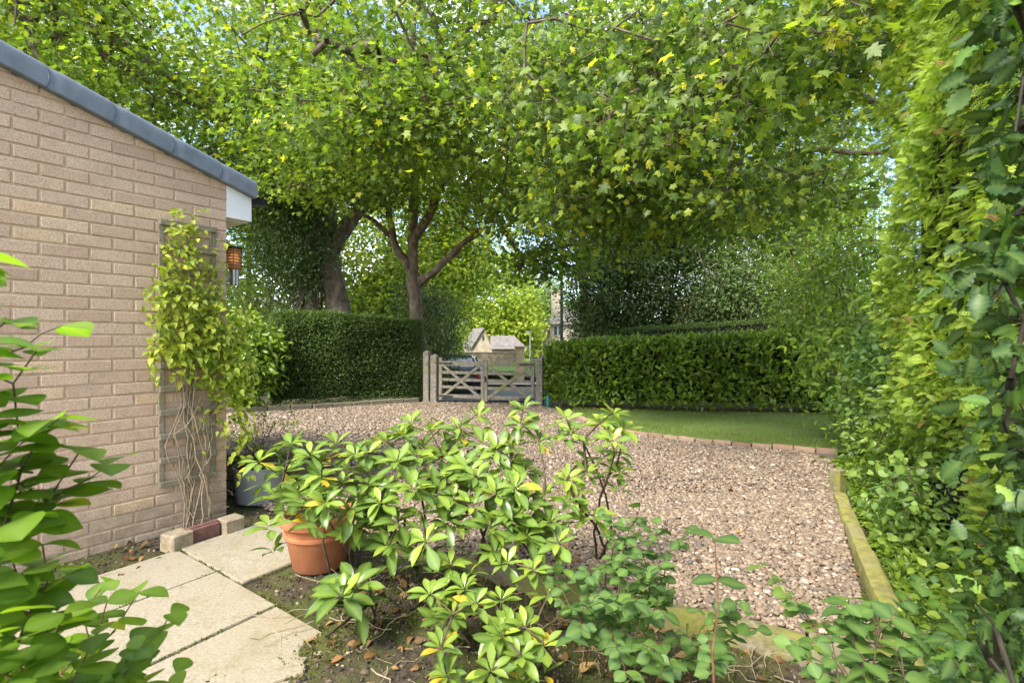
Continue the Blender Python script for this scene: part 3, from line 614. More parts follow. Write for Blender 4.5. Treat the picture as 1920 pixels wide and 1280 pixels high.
# ---------------------------------------------------------------- gate
WG = surf('gate_wood', [(.3, (.12, .105, .08)), (.55, (.24, .21, .165)), (.75, (.36, .325, .265))], 8, .9, .5, .006, stretch=(2, 2, 2), patches=[(2.5, .52, .66, (.22, .22, .05), .6)])
IRON = surf('iron', [(.3, (.02, .02, .022)), (.7, (.05, .05, .052))], 9, .6, .1, metal=.5)
GL, GR = np.array([-1.90, 13.15, 0]), np.array([.56, 12.35, 0])
gd = (GR-GL)/np.linalg.norm(GR-GL); gn = np.array([gd[1], -gd[0], 0]); gb = -.34
def gate(p0, p1, hinge, label):
    g_ = empty('wooden_gate', (p0[0], p0[1], gb), label, 'gate', 'pair of wooden field gates across the drive')
    L = np.linalg.norm(p1-p0); gax = [gd, gn, zv]
    for j, sx in enumerate((.035, L-.035)):
        q = MB(); hi = 1.10 if (j == 0) == (hinge == 0) else 1.05
        q.box(p0+gd*sx+zv*(gb+hi/2+.03), (.085, .06, hi), gax, .5, .006); q.build('stile', WG, g_)
    for z, wd in ((.98, .11), (.745, .075), (.56, .07), (.37, .07), (.14, .085)):
        q = MB(); q.box(p0+gd*L/2+zv*(gb+z), (L-.155, .032, wd), gax, .5, .004); q.build('rail', WG, g_)
    for a_, b_ in (((.09, .12), (L-.09, .95)), ((.09, .95), (L-.09, .12))):
        q = MB(); off = gn*(.024 if a_[1] < .5 else .030)
        q.bar(p0+gd*a_[0]+zv*(gb+a_[1])+off, p0+gd*b_[0]+zv*(gb+b_[1])+off, .07, .022, gn*-1 if False else (gd[1]*0, 0, 1), .5, .003); q.build('brace', WG, g_)
    hx = 0.03 if hinge == 0 else L-.03; sg = 1 if hinge == 0 else -1
    for z in (.98, .14): q = MB(); q.box(p0+gd*(hx+sg*.16)+gn*.034+zv*(gb+z), (.38, .006, .035), gax); q.build('hinge', IRON, g_)
    if hinge == 1:
        q = MB(); q.box(p0+gd*.03+gn*.04+zv*(gb+.6), (.04, .02, .14), gax); q.build('latch', IRON, g_)
gm = GL+(GR-GL)*.49
gate(GL+gd*.02, gm-gd*.012, 0, 'left leaf of the wooden gates, in front of the dark car')
gate(gm+gd*.012, GR-gd*.02, 1, 'right leaf of the wooden gates, beside the laurel hedge')
def post(x, y, h, s, label, cap=True):
    p_ = MB(); z0 = float(gz(x, y))-.1; p_.box((x, y, z0+h/2), (s, s, h), [gd, gn, zv], .5, .01); p_.poly([np.array([x, y, z0+h])+gd*a*s/2*.9+gn*b_*s/2*.9 for a, b_ in ((-1, -1), (1, -1), (1, 1), (-1, 1))]+[np.array([x, y, z0+h+.035])], [(0, 1, 4), (1, 2, 4), (2, 3, 4), (3, 0, 4), (0, 1, 2, 3)])
    tag(p_.build('gate_post', WG), label, 'gate post')
post(GL[0]-.11, GL[1]+.02, 1.32, .17, 'square wooden gate post carrying the left gate leaf')
post(GL[0]-.33, GL[1]+.16, 1.42, .16, 'taller wooden gate post beside the tree trunk, left of the gates')
post(GR[0]+.12, GR[1]-.03, 1.25, .16, 'square wooden gate post carrying the right gate leaf')
q = MB(); q.lathe((.86, 12.05, -.35), [(0, 0), (.045, 0), (.05, .2), (.03, .24), (.028, .3), (0, .31)], 16); tag(q.build('garden_tap_cover', surf('teal_plastic', [(.3, (.02, .16, .13)), (.7, (.03, .22, .18))], 9, .5, 0), None, True), 'small teal plastic cover at the foot of the laurel hedge by the gate', 'cover')
# ---------------------------------------------------------------- hedges
def hedge(name, label, front, width, ztop, tm, size, n, mat, cat='hedge', lump=.06, zb=.08, upl=.3, depth=.16, lo=.5, sprd=.22, toplen=1., group=None, roundtop=.12):
    """front: polyline (x, y) of the face towards the house side; the hedge is `width` deep behind it"""
    fp = np.array(front, float); seg = np.linalg.norm(np.diff(fp, axis=0), axis=1); cum = np.r_[0, np.cumsum(seg)]; Lt = cum[-1]
    def at(s):
        i = np.clip(np.searchsorted(cum, s)-1, 0, len(seg)-1); u = ((s-cum[i])/seg[i]); p = fp[i]+(fp[i+1]-fp[i])*u[:, None]
        d = (fp[i+1]-fp[i])/seg[i][:, None]; nn = np.stack([d[:, 1], -d[:, 0]], -1); return p, nn, s/Lt
    zt = lambda u: np.interp(u, np.linspace(0, 1, len(ztop)), ztop)
    hroot = empty(name, (*fp.mean(0), float(gz(0, fp[:, 1].mean()))), label, cat, group)
    # leafy skin
    hm = max(.5, float(np.mean(ztop))+.4); aF, aT, aE = Lt*hm, Lt*width*1.1, width*hm
    tot = aF+aT+2*aE; nF, nT, nE = int(n*aF/tot), int(n*aT/tot), int(n*aE/tot)
    s = R.uniform(0, Lt, nF); p, nn, u = at(s); g0 = gz(p[:, 0], p[:, 1])+zb; zz = g0+(zt(u)-g0)*R.uniform(0, 1, nF)
    rt = roundtop*(np.clip((zz-zt(u)+roundtop*2)/(roundtop*2), 0, 1)**2)
    P = np.c_[p-nn*rt[:, None], zz]; Nn = np.c_[nn, np.zeros(nF)]
    s = R.uniform(0, Lt, nT); p, nn, u = at(s); v = R.uniform(0.02, 1, nT)
    P2 = np.c_[p-nn*(v*width)[:, None], zt(u)]; N2 = np.tile([0, 0, 1.], (nT, 1))
    Ps, Ns = [P, P2], [Nn, N2]
    for e, sg in ((0, -1), (Lt, 1)):
        p, nn, u = at(np.full(nE, e)); v = R.uniform(0, 1, nE); g0 = gz(p[:, 0], p[:, 1])+zb; zz = g0+(zt(u)-g0)*R.uniform(0, 1, nE)
        Ps.append(np.c_[p-nn*(v*width)[:, None], zz]); tt = np.c_[-nn[:, 1], nn[:, 0], np.zeros(nE)]*sg; Ns.append(tt)
    P = np.concatenate(Ps); Nn = np.concatenate(Ns); n = len(P)
    lmp = vnoise(P, 1/.35, 1.)*lump+vnoise(P, 1/.9, 4.)*lump
    dp = -np.abs(R.normal(0, 1, n))*depth*.6+R.uniform(0, depth*.3, n)
    P = P+Nn*(lmp+dp)[:, None]
    D = Nn*.7+np.array([0, 0, upl])+rnd(n, .55); N = Nn*.6+np.array([0, 0, .7])+rnd(n, .45)
    tint = np.clip(R.normal(.5, sprd, n)+.55*vnoise(P, 1/.5, 2.)*.35, 0, 1)
    leaves('foliage', tm, P, D, N, size*R.uniform(.6, 1.2, n), tint, mat, hroot)
    # woody inside
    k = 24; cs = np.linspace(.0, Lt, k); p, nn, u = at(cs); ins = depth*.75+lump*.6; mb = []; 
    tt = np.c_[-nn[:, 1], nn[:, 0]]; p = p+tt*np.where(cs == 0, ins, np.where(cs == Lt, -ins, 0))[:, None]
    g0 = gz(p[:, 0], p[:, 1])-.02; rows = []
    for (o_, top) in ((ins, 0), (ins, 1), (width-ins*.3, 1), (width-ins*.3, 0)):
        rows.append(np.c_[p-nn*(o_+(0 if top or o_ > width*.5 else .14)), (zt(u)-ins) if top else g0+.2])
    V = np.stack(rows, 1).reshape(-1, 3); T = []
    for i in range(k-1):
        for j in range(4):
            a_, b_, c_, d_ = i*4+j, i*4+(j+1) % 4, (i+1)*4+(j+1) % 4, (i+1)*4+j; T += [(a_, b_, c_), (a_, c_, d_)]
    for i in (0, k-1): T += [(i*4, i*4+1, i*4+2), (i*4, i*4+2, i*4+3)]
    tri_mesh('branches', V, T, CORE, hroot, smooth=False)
    return hroot
hedge('clipped_hedge', 'tall clipped dark green hedge with a flat top beyond the drive on the left', [(-5.35, 11.35), (-4.0, 12.1), (-2.38, 13.55)], 1.1, [1.86, 1.84, 1.72], SMALL, .062, 42000, L_HEDGE, lump=.07, depth=.14)
hedge('laurel_hedge', 'low glossy laurel hedge running right from the gate behind the lawn', [(.80, 12.35), (1.7, 11.35), (3.9, 10.65), (7.4, 10.1)], 1.2, [1.06, 1.20, 1.30, 1.46], LAUREL, .16, 13000, L_LAUREL, sprd=.28, lump=.05, depth=.2, zb=.12)
hedge('back_hedge', 'clipped flat topped hedge behind the laurel hedge under the dark trees', [(3.0, 14.1), (8.6, 12.1)], 1.0, [1.52, 1.90], SMALL, .06, 15000, L_HEDGE, lump=.03, depth=.1)
# ---------------------------------------------------------------- trees
def grow(limbs, clusters, step=.45, droop=.06, rtip=.006, k=.011, maxr=.12):
    """join leaf clusters to the limbs: each one reaches the nearest wood already there"""
    nodes = np.concatenate([l[0] for l in limbs]); par_chain = [None]*len(nodes)
    d0 = np.array([np.min(np.sum((nodes-c)**2, 1)) for c in clusters]); order = np.argsort(d0)
    N_ = np.zeros((len(nodes)+len(clusters)*14+50, 3)); n0 = len(nodes); N_[:n0] = nodes; par = np.full(len(N_), -1); cnt = np.zeros(len(N_)); chains = []
    n = n0
    for ci in order:
        c = clusters[ci]; dd = np.sum((N_[:n]-c)**2, 1); j = int(np.argmin(dd)); L = math.sqrt(dd[j]); m_ = max(1, min(12, int(L/step)))
        p = N_[j]; tt = np.linspace(0, 1, m_+1)[1:, None]; q = p+(c-p)*tt; q[:, 2] += (4*tt*(1-tt))[:, 0]*droop*L
        if m_ > 1: q[:-1] += R.normal(0, .06*step, (m_-1, 3))*2
        idx = list(range(n, n+m_)); N_[n:n+m_] = q; pj = j
        for i in idx: par[i] = pj; pj = i
        chains.append([j]+idx); n += m_
        while pj >= 0: cnt[pj] += 1; pj = par[pj]
    paths = []
    for l in limbs:
        m_ = len(l[0])*(4 if l[1][0] > .1 else 1); q_ = np.linspace(0, len(l[0])-1, m_); b0_ = np.arange(len(l[0]))
        paths.append((np.stack([np.interp(q_, b0_, l[0][:, i]) for i in range(3)], -1), np.interp(q_, b0_, l[1]), 20 if l[1][0] > .1 else 10))
    for ch in chains:
        r = np.minimum(maxr, rtip+k*np.sqrt(np.maximum(cnt[ch]-1, 0))); r[0] = min(r[0], r[1]*1.3)
        paths.append((N_[ch], r, 5 if r[0] > .02 else 4))
    return paths
def ellip(n, c, r, hollow=.35):
    d = unit(rnd(n)); rad = (hollow+(1-hollow)*R.uniform(0, 1, n)**.6)[:, None]; return np.array(c)+d*rad*np.array(r)
def crown(cl, per, spread, size, tm, mat, parent, up=.8, tm_=.5, ts=.2, nm='crown', flat=.45, droopf=-.25, sprigs=0):
    n = len(cl)*per; C = np.repeat(cl, per, 0); off = rnd(n)*np.array([spread, spread, spread*flat]); P = C+off
    D = unit(off)*.8+rnd(n, .5)+np.array([0, 0, droopf]); N = np.array([0, 0, up])+rnd(n, .5)+np.array([0, -.25, 0])
    tc_ = np.repeat(R.normal(0, .12, len(cl)), per)
    if sprigs:
        pts = [(bend(cl[i], P[i*per+j], 4, jit=.04, sag=-.05), (.0028, .0022, .0016, .0010), 3) for i in range(len(cl)) for j in range(sprigs)]
        tube_obj('twigs', pts, TWIG, parent)
    return leaves(nm, tm, P, D, N, size*R.triangular(.35, .85, 1.25, n), np.clip(R.normal(tm_, ts, n)+tc_, 0, 1), mat, parent)
def limb(pts, r0, r1, jit=.0, n=14):
    pts = np.array(pts, float); t = np.linspace(0, 1, len(pts)); tt = np.linspace(0, 1, n); P = np.stack([np.interp(tt, t, pts[:, i]) for i in range(3)], -1)
    K = np.array([.25, .5, .25]); Q = P.copy()
    for _ in range(2): Q[1:-1] = K[0]*Q[:-2]+K[1]*Q[1:-1]+K[2]*Q[2:]
    Q[1:-1] += R.normal(0, jit, (n-2, 3)); return (Q, np.linspace(r0, r1, n)*(1+R.normal(0, .05, n)))
def trunk_flare(l, f=1.35): l[1][:3] *= np.array([f, 1+(f-1)*.45, 1+(f-1)*.15]); return l
# great sycamore with the leaning mottled trunk
tA = empty('sycamore_tree', (-5.45, 16, -.6), 'great sycamore with thick leaning mottled trunk behind the clipped hedge', 'tree')
LA = [trunk_flare(limb([(-5.05, 15.4, -.6), (-5.2, 15.4, 1.9), (-5.55, 15.4, 3.4), (-5.95, 15.5, 5.1)], .36, .31, .015, 18)),
      limb([(-5.6, 15.45, 3.9), (-5.0, 15.5, 4.8), (-4.2, 15.4, 5.9), (-3.2, 15, 7.6), (-2.6, 14.8, 9.5)], .26, .08, .03),
      limb([(-5.62, 15.5, 3.8), (-5.55, 15.45, 5.2), (-5.9, 15.5, 7.0), (-5.8, 15.2, 9), (-5.6, 15, 12)], .30, .08, .03),
      limb([(-6.05, 15.8, 5.6), (-7.2, 15.2, 7.0), (-8.9, 14.2, 8.2), (-11.0, 13.2, 9.4), (-13, 12.5, 10.4)], .26, .06, .04),
      limb([(-6.1, 15.7, 6.2), (-7.8, 15, 7.4), (-9.6, 13, 8.0), (-10.8, 11.5, 8.6)], .17, .04, .04),
      limb([(-6.0, 15.5, 7.4), (-5.2, 13.6, 8.6), (-4.6, 11.8, 9.5)], .16, .04, .04)]
cl = np.concatenate([ellip(480, (-7.5, 14.0, 9.4), (7.8, 4.6, 4.2), .3), ellip(260, (-12.2, 12.2, 8.6), (4.6, 3.2, 3.4), .3), ellip(150, (-4.8, 13.2, 7.0), (3.0, 2.2, 1.9), .3), ellip(120, (-8.2, 15.5, 5.8), (2.6, 2.0, 1.6), .3)])
tube_obj('trunk', grow(LA, cl), BARK, tA)
crown(cl, 52, .52, .15, SYL, L_SYC, tA, tm_=.52, ts=.28)
# second sycamore by the gate
tB = empty('sycamore_tree', (-2.38, 13.75, -.4), 'slimmer forking sycamore growing at the right end of the clipped hedge', 'tree')
LB = [trunk_flare(limb([(-2.36, 13.85, -.5), (-2.56, 13.8, 1.5), (-2.68, 13.7, 2.9), (-2.66, 13.6, 3.6), (-2.60, 13.4, 5.2), (-2.4, 13, 7.5)], .205, .10, .012, 20)),
      limb([(-2.68, 13.7, 3.1), (-3.05, 13.5, 3.6), (-3.25, 13.3, 4.3), (-3.2, 13, 5.2), (-3.6, 12.4, 6.8)], .13, .05, .02),
      limb([(-3.22, 13.4, 4.0), (-3.7, 13, 4.4), (-4.3, 12.6, 5.0)], .08, .03, .02),
      limb([(-2.6, 13.75, 2.75), (-2.1, 13.5, 3.0), (-1.5, 13.2, 3.6), (-.8, 12.8, 4.0), (.2, 12.2, 4.9)], .12, .04, .02),
      limb([(-2.62, 13.5, 3.9), (-1.9, 12.6, 4.7), (-1.2, 11.4, 5.4), (-.4, 9.8, 6.2)], .13, .04, .03),
      limb([(-2.6, 13.4, 4.6), (-2.4, 12.0, 5.4), (-2.5, 10.2, 6.0), (-2.3, 8.6, 6.3)], .11, .035, .03)]
cl = np.concatenate([ellip(400, (-1.6, 10.6, 6.9), (4.3, 4.2, 2.9), .3), ellip(160, (-3.6, 11.4, 5.2), (2.2, 2.0, 1.0), .2), ellip(120, (.2, 11.5, 4.6), (2.2, 2.4, 1.2), .2), ellip(120, (-1.9, 8.4, 4.9), (2.0, 1.3, .9), .2), ellip(50, (.95, 12.0, 3.15), (1.0, 1.0, .5), .1)])
cl = cl[cl[:, 2] > 2.65]
tube_obj('trunk', grow(LB, cl, k=.008), BARK, tB)
crown(cl, 42, .42, .125, SYL, L_SYC, tB, tm_=.5, ts=.28)
# overhanging sycamore whose trunk stands behind the conifer screen
tC = empty('sycamore_tree', (7.2, 7.6, -.2), 'overhanging sycamore with big lobed leaves reaching in from the right', 'tree')
LC = [trunk_flare(limb([(7.2, 7.6, -.3), (7.0, 7.5, 2.5), (6.6, 7.3, 5.0), (6.0, 7, 8)], .32, .14, .02, 16)),
      limb([(6.9, 7.5, 3.2), (5.4, 7.0, 4.2), (4.0, 6.2, 4.5), (2.4, 5.4, 4.1), (1.2, 4.9, 3.5)], .075, .016, .03),
      limb([(6.7, 7.4, 4.4), (5.0, 6.4, 5.4), (3.2, 5.4, 5.3), (1.4, 4.6, 4.8), (.2, 4.4, 4.3)], .075, .015, .03),
      limb([(6.9, 7.5, 3.6), (5.6, 7.8, 4.2), (3.8, 8.2, 4.2), (2.0, 8.4, 3.6)], .06, .015, .03),
      limb([(5.0, 6.5, 5.3), (4.0, 5.0, 5.6), (2.7, 3.8, 5.2), (1.6, 3.3, 4.6)], .06, .015, .03),
      limb([(6.6, 7.3, 5.2), (4.4, 7.8, 7.2), (2.2, 8.0, 7.8), (0, 8, 7.4)], .12, .02, .03)]
cl = np.concatenate([ellip(260, (2.6, 7.4, 4.7), (3.0, 1.8, 1.9), .15), ellip(120, (1.3, 6.3, 4.3), (1.8, 1.2, 1.0), .1), ellip(75, (3.2, 5.2, 4.3), (1.5, .9, .8), .1), ellip(26, (2.0, 4.0, 3.7), (1.1, .5, .5), .1), ellip(14, (1.0, 4.3, 3.1), (.6, .4, .3), .1),
    ellip(150, (2.9, 8.6, 3.5), (2.7, 1.3, .95), .1), ellip(60, (1.1, 7.6, 3.3), (1.2, 1.2, .7), .1), ellip(90, (1.2, 8.8, 6.2), (3.6, 1.6, 1.2), .2), ellip(26, (3.1, 6.0, 2.9), (1.3, .8, .4), .1)])
cl = cl[(cl[:, 2]-H)/cl[:, 1] > .165+.045*np.sin(cl[:, 0]*2.2)+R.normal(0, .035, len(cl))]
cl = cl[~((cl[:, 1] < 3.6) & (cl[:, 0]/cl[:, 1] < .1))]
tube_obj('trunk', grow(LC, cl, step=.3, k=.0035, rtip=.0035), BARK, tC)
crown(cl, 30, .30, .100, SYC, L_SYC, tC, up=.6, tm_=.46, ts=.3, sprigs=6, droopf=-.45)
# ivy covered trunk
tI = empty('ivy_covered_tree', (-6.05, 15.3, -.5), 'tree smothered in dark ivy just left of the leaning sycamore trunk', 'tree')
pth = [limb([(-6.0, 15.3, -.5), (-6.1, 15.3, 3), (-6.3, 15.3, 7.5)], .34, .15, .01)]
for k in range(34):
    a = R.uniform(0, 6.28); tw = R.normal(0, .9); zz = np.linspace(-.4, 3.2, 12); rr = .40+.05*np.sin(zz*3+k); aa = a+tw*zz/3+.2*np.sin(zz*4+k)
    pth.append((np.stack([-6.07+rr*np.cos(aa)*(1+.1*zz), 15.3+rr*np.sin(aa), zz], -1), R.uniform(.012, .035), 5))
tube_obj('trunk', [(p[0], p[1], 8) if len(p) == 2 else p for p in pth], BARK, tI)
cl = np.concatenate([ellip(200, (-6.45, 15.1, 4.1), (1.05, .95, 1.7), .5), ellip(150, (-6.4, 15.0, 6.2), (1.0, .9, 1.5), .5)])
crown(cl, 80, .26, .11, SMALL, L_DARK, tI, tm_=.6, nm='ivy', flat=.9)
def tree(name, label, base, top, blobs, per, spread, size, tm, mat, r0=.2, tm_=.5, ts=.2, group=None, stems=1, k=.008, flat=.5, cat='tree'):
    base = np.array(base, float); base[2] = float(gz(base[0], base[1]))-.1 if base[2] is None or np.isnan(base[2]) else base[2]
    t_ = empty(name, tuple(base), label, cat, group); L = []
    for i in range(stems):
        j = R.normal(0, .35*(stems > 1), 3)*np.array([1, .5, 0]); L.append(limb([base+j*.5, base+(np.array(top)-base)*.5+j+R.normal(0, .12, 3), np.array(top)+j*2.5], r0, r0*.25, .02))
    cl = np.concatenate([ellip(*b_) for b_ in blobs])
    tube_obj('trunk', grow(L, cl, step=.7, k=k), BARK, t_)
    crown(cl, per, spread, size, tm, mat, t_, tm_=tm_, ts=ts, flat=flat); return t_
nan = float('nan')
G = 'background trees beyond the hedges'
tree('holly_tree', 'dense almost black evergreen holly at the left of the trees behind the hedge', (3.0, 15.8, nan), (3.0, 15.8, 5), [(330, (3.15, 15.6, 2.5), (1.4, 1.2, 2.1), .3), (200, (3.75, 15.8, 4.2), (1.7, 1.2, 1.5), .3), (70, (2.55, 15.2, .9), (.7, .9, 1.1), .3)], 85, .28, .115, SMALL, L_DARK, group=G, stems=4, r0=.07, flat=.7, tm_=.55, ts=.32)
tree('holly_tree', 'dark open evergreen with bare stems in the middle of the trees behind the hedge', (5.0, 16.4, nan), (5.2, 16.4, 5), [(220, (5.0, 16.2, 4.2), (1.8, 1.2, 1.3), .2), (170, (5.4, 16.4, 2.0), (2.0, .9, 1.3), .2)], 70, .32, .125, SMALL, L_DARK, group=G, stems=7, r0=.05, flat=.8, tm_=.45)
tree('thin_tree', 'loose small leaved tree with twin grey stems showing sky behind the back hedge', (8.8, 16.5, nan), (8.9, 16.5, 8), [(260, (7.6, 16.2, 4.2), (2.6, 1.4, 2.4), .2), (180, (9.6, 16.5, 5.2), (2.2, 1.4, 2.6), .2)], 55, .38, .135, SMALL, L_GREY, group=G, stems=3, r0=.11, tm_=.3, flat=.7)
tree('thin_tree', 'grey green small leaved tree at the right end of the back hedge', (7.2, 15.5, nan), (7.0, 15.5, 4), [(230, (6.9, 15.0, 2.4), (2.1, 1.0, 1.3), .2)], 60, .34, .13, SMALL, L_DARK, group=G, stems=5, r0=.05, tm_=.75, flat=.8)
tree('ash_tree', 'light green bushy tree over the shrubs at the foot of the conifer screen', (7.6, 11.4, nan), (7.4, 11.2, 5), [(230, (7.1, 11.0, 2.8), (1.4, 1.0, 1.9), .3), (120, (6.9, 10.6, 1.5), (1.0, .8, 1.0), .3)], 64, .3, .10, SMALL, L_LAUREL, group=G, stems=3, r0=.08, tm_=.7, flat=.7)
tree('lime_green_tree', 'bright yellow green tree standing over the stone cottages', (-1.4, 57, nan), (-1.4, 57, 8), [(220, (-2.2, 57, 5.6), (5.4, 3.2, 6.0), .3), (60, (.9, 56, 2.2), (2.3, 2, 3.4), .3)], 60, .75, .40, SYL, L_LIME, group=G, r0=.3, tm_=.5)
tree('far_tree', 'grey green tree between the yellow green tree and the hipped roof house', (3.0, 68, nan), (3.0, 68, 7), [(150, (3.0, 68, 4.6), (3.4, 2.4, 5.6), .4), (90, (5.4, 69, 5.6), (2.4, 2, 4.8), .3), (50, (5.8, 68, .6), (2.5, 2, 3.0), .4)], 60, .8, .34, SMALL, L_GREY, group=G, r0=.3, tm_=.5)
tree('green_tree', 'mid green tree filling the gap between the two sycamore trunks', (-6.0, 25, nan), (-6, 25, 9), [(330, (-6.6, 24.5, 6.0), (4.2, 2.5, 5.5), .4), (90, (-3.3, 25, 5.2), (2.0, 1.5, 2.3), .3), (150, (-5.2, 23.5, 2.6), (2.7, 1.2, 2.4), .2)], 62, .62, .2, SYL, L_SYC, group=G, r0=.25, tm_=.75)
tree('green_tree', 'tall green tree behind the middle of the canopy, right of the slim sycamore', (4.4, 29, nan), (3.4, 29, 14), [(430, (-.5, 28, 12.2), (7.5, 3, 5.5), .3), (80, (-3.2, 27, 5.0), (2.4, 1.4, 2.6), .3)], 60, .7, .22, SYL, L_SYC, group=G, r0=.3, tm_=.6)
tree('green_tree', 'pale green tree seen past the wall lamp', (-11.5, 22, nan), (-11.5, 22, 7), [(260, (-11.5, 21.5, 5.2), (3.2, 2.0, 4.0), .3), (90, (-11.2, 20, 2.0), (2.8, 1.2, 1.2), .3)], 52, .55, .17, SYL, L_GREY, group=G, r0=.2, tm_=.75)
tree('green_tree', 'tall leafy tree on the right behind the overhanging branches', (8.5, 20, nan), (8.5, 20, 11), [(520, (8.0, 19.5, 8.8), (7.5, 2.5, 4.8), .25)], 55, .62, .2, SYL, L_SYC, group=G, r0=.25, tm_=.5)
tree('green_tree', 'tall leafy tree at the far left behind the roof', (-22, 22, nan), (-20, 22, 12), [(360, (-19, 21, 10.5), (8, 3, 6.5), .3)], 48, .8, .24, SYL, L_SYC, group=G, r0=.3, tm_=.65)
tree('dark_shrub', 'dark evergreen shrub between the slim sycamore trunk and the gate', (-2.3, 16.4, nan), (-2.2, 16.4, 2.5), [(170, (-2.55, 16.2, 1.3), (.85, .8, 1.6), .4), (60, (-3.1, 16.5, 2.4), (.8, .6, 1.4), .4)], 62, .27, .085, SMALL, L_DARK, stems=5, r0=.04, tm_=.75, flat=.8, cat='shrub')
tree('green_shrub', 'light green shrub beside the road right of the dark evergreen shrub', (-3.6, 31, nan), (-3.6, 31, 1), [(70, (-3.7, 31, .7), (1.2, .8, 1.5), .4)], 60, .35, .11, SMALL, L_LIME, stems=4, r0=.04, tm_=.3, flat=.8, cat='shrub')
tree('grey_willow', 'silvery grey green shrub over the left end of the clipped hedge', (-7.4, 15.6, nan), (-7.4, 15.6, 3), [(150, (-7.6, 15.3, 2.0), (1.5, .9, 1.1), .3)], 52, .32, .07, SMALL, L_GREY, stems=4, r0=.04, tm_=.55, cat='shrub')
tree('laurel_bush', 'bright green laurel bush between the yellow vine and the clipped hedge', (-5.9, 10.95, nan), (-5.95, 11.0, 1.2), [(150, (-5.85, 11.0, .75), (.7, .5, 1.05), .5)], 34, .17, .16, LAUREL, L_LAUREL, stems=3, r0=.03, tm_=.6, cat='shrub')
# far woodland closing the view
n = 26000; P = np.c_[R.uniform(-90, 90, n), R.uniform(72, 90, n), R.uniform(-2.6, 9, n)]; P[:, 2] = np.minimum(P[:, 2], 4.2+2.4*np.sin(P[:, 0]*.19)+1.2*np.sin(P[:, 0]*.53+1)+R.normal(0, .3, n))
leaves('woodland', SMALL, P, rnd(n), rnd(n)+np.array([0, -.5, .6]), R.uniform(.9, 1.6, n), np.clip(R.normal(.4, .2, n), 0, 1), L_GREY); tag(bpy.data.objects['woodland'], 'hazy belt of far woodland beyond the stone houses', 'woodland', kind='stuff')
# ---------------------------------------------------------------- across the road
COTS = surf('cotswold_stone', [(.3, (.26, .215, .15)), (.5, (.37, .315, .23)), (.75, (.46, .40, .31))], 2.2, .95, .6, .03, 4)
TILE = surf('stone_tile', [(.3, (.09, .08, .072)), (.5, (.17, .15, .135)), (.75, (.26, .235, .21))], 3., .95, .8, .05, 4, stretch=(1, 1, 4))
DGL = surf('dark_glass', [(.3, (.03, .04, .05)), (.7, (.06, .07, .085))], 2, .15, 0, spec=.6)
FRM = surf('white_frame', [(.3, (.6, .6, .58)), (.7, (.7, .7, .68))], 2, .5, 0)
BLUEG = surf('blue_grey_door', [(.3, (.16, .20, .25)), (.7, (.22, .26, .31))], 2, .6, 0)
def U(px, py, Y): return W(px, py, Y)
def window(mbp, par, c, wd, ht, nmx, d=.05):
    q = MB(); q.box((c[0], c[1], c[2]), (wd, .06, ht)); f = q.build('window', FRM, par)
    for i in range(nmx):
        q = MB(); q.box((c[0]-wd/2+wd*(i+.5)/nmx, c[1]-.04, c[2]), (wd/nmx-.08, .03, ht-.1)); q.build('pane', DGL, f)
# gable cottage: px 890-921 at 46 m
c1 = empty('gable_cottage', (-2.7, 46, -2), 'stone cottage gable end with a slit window left of the long outbuilding', 'cottage')
xa, xp, xb = U(887, 0, 46)[0], U(907, 0, 46)[0], U(922, 0, 46)[0]; za, ze = U(0, 617, 46)[2], U(0, 652, 46)[2]
q = MB(); pr = [(xa, -2.2), (xb, -2.2), (xb, ze), (xp, za), (xa, ze)]; q.poly([(x, 46, z) for x, z in pr]+[(x-1.5, 52, z) for x, z in pr], [(0, 1, 2, 3, 4), (5, 6, 7, 8, 9), *[(i, (i+1) % 5, 5+(i+1) % 5, 5+i) for i in range(5)]]); q.build('wall', COTS, c1)
q = MB()
for (x0, z0, x1, z1) in ((xa-.15, ze-.12, xp, za), (xb+.15, ze-.12, xp, za)):
    q.poly([(x0, 45.8, z0+.03), (x1, 45.8, z1+.03), (x1-1.5, 52.2, z1+.03), (x0-1.5, 52.2, z0+.03), (x0, 45.8, z0+.16), (x1, 45.8, z1+.16), (x1-1.5, 52.2, z1+.16), (x0-1.5, 52.2, z0+.16)], [(0, 1, 2, 3), (4, 5, 6, 7), (0, 1, 5, 4), (1, 2, 6, 5), (2, 3, 7, 6), (3, 0, 4, 7)])
q.build('roof', TILE, c1)
q = MB(); q.box((xp-.05, 45.97, (za+ze)/2+.1), (.16, .06, .45)); q.build('window', DGL, c1)
q = MB(); q.box((U(911, 0, 46)[0], 45.96, -.95), (.62, .06, 1.1)); q.build('door', BLUEG, c1)
# long outbuilding with hipped roof
c2 = empty('stone_outbuilding', (-1, 44, -2), 'long low stone outbuilding with hipped stone tile roof', 'outbuilding')
x0, x1 = U(922, 0, 44)[0], U(983, 0, 44)[0]; zt, ze = U(0, 632, 44)[2], U(0, 653, 44)[2]
q = MB(); q.box(((x0+x1)/2, 46, (ze-2.2)/2), (x1-x0, 4, ze+2.2)); q.build('wall', COTS, c2)
q = MB(); r0_, r1_ = x0-.1, x1+.25; q.poly([(r0_, 43.7, ze), (r1_, 43.7, ze), (r1_, 48.2, ze), (r0_, 48.2, ze), (U(918, 0, 44)[0], 46, zt+.15), (U(964, 0, 46)[0], 46, zt+.15), (r0_, 43.7, ze-.08), (r1_, 43.7, ze-.08), (r1_, 48.2, ze-.08), (r0_, 48.2, ze-.08)], [(0, 1, 5, 4), (1, 2, 5), (2, 3, 4, 5), (3, 0, 4), (0, 1, 7, 6), (1, 2, 8, 7), (2, 3, 9, 8), (3, 0, 6, 9), (6, 7, 8, 9)]); q.build('roof', TILE, c2)
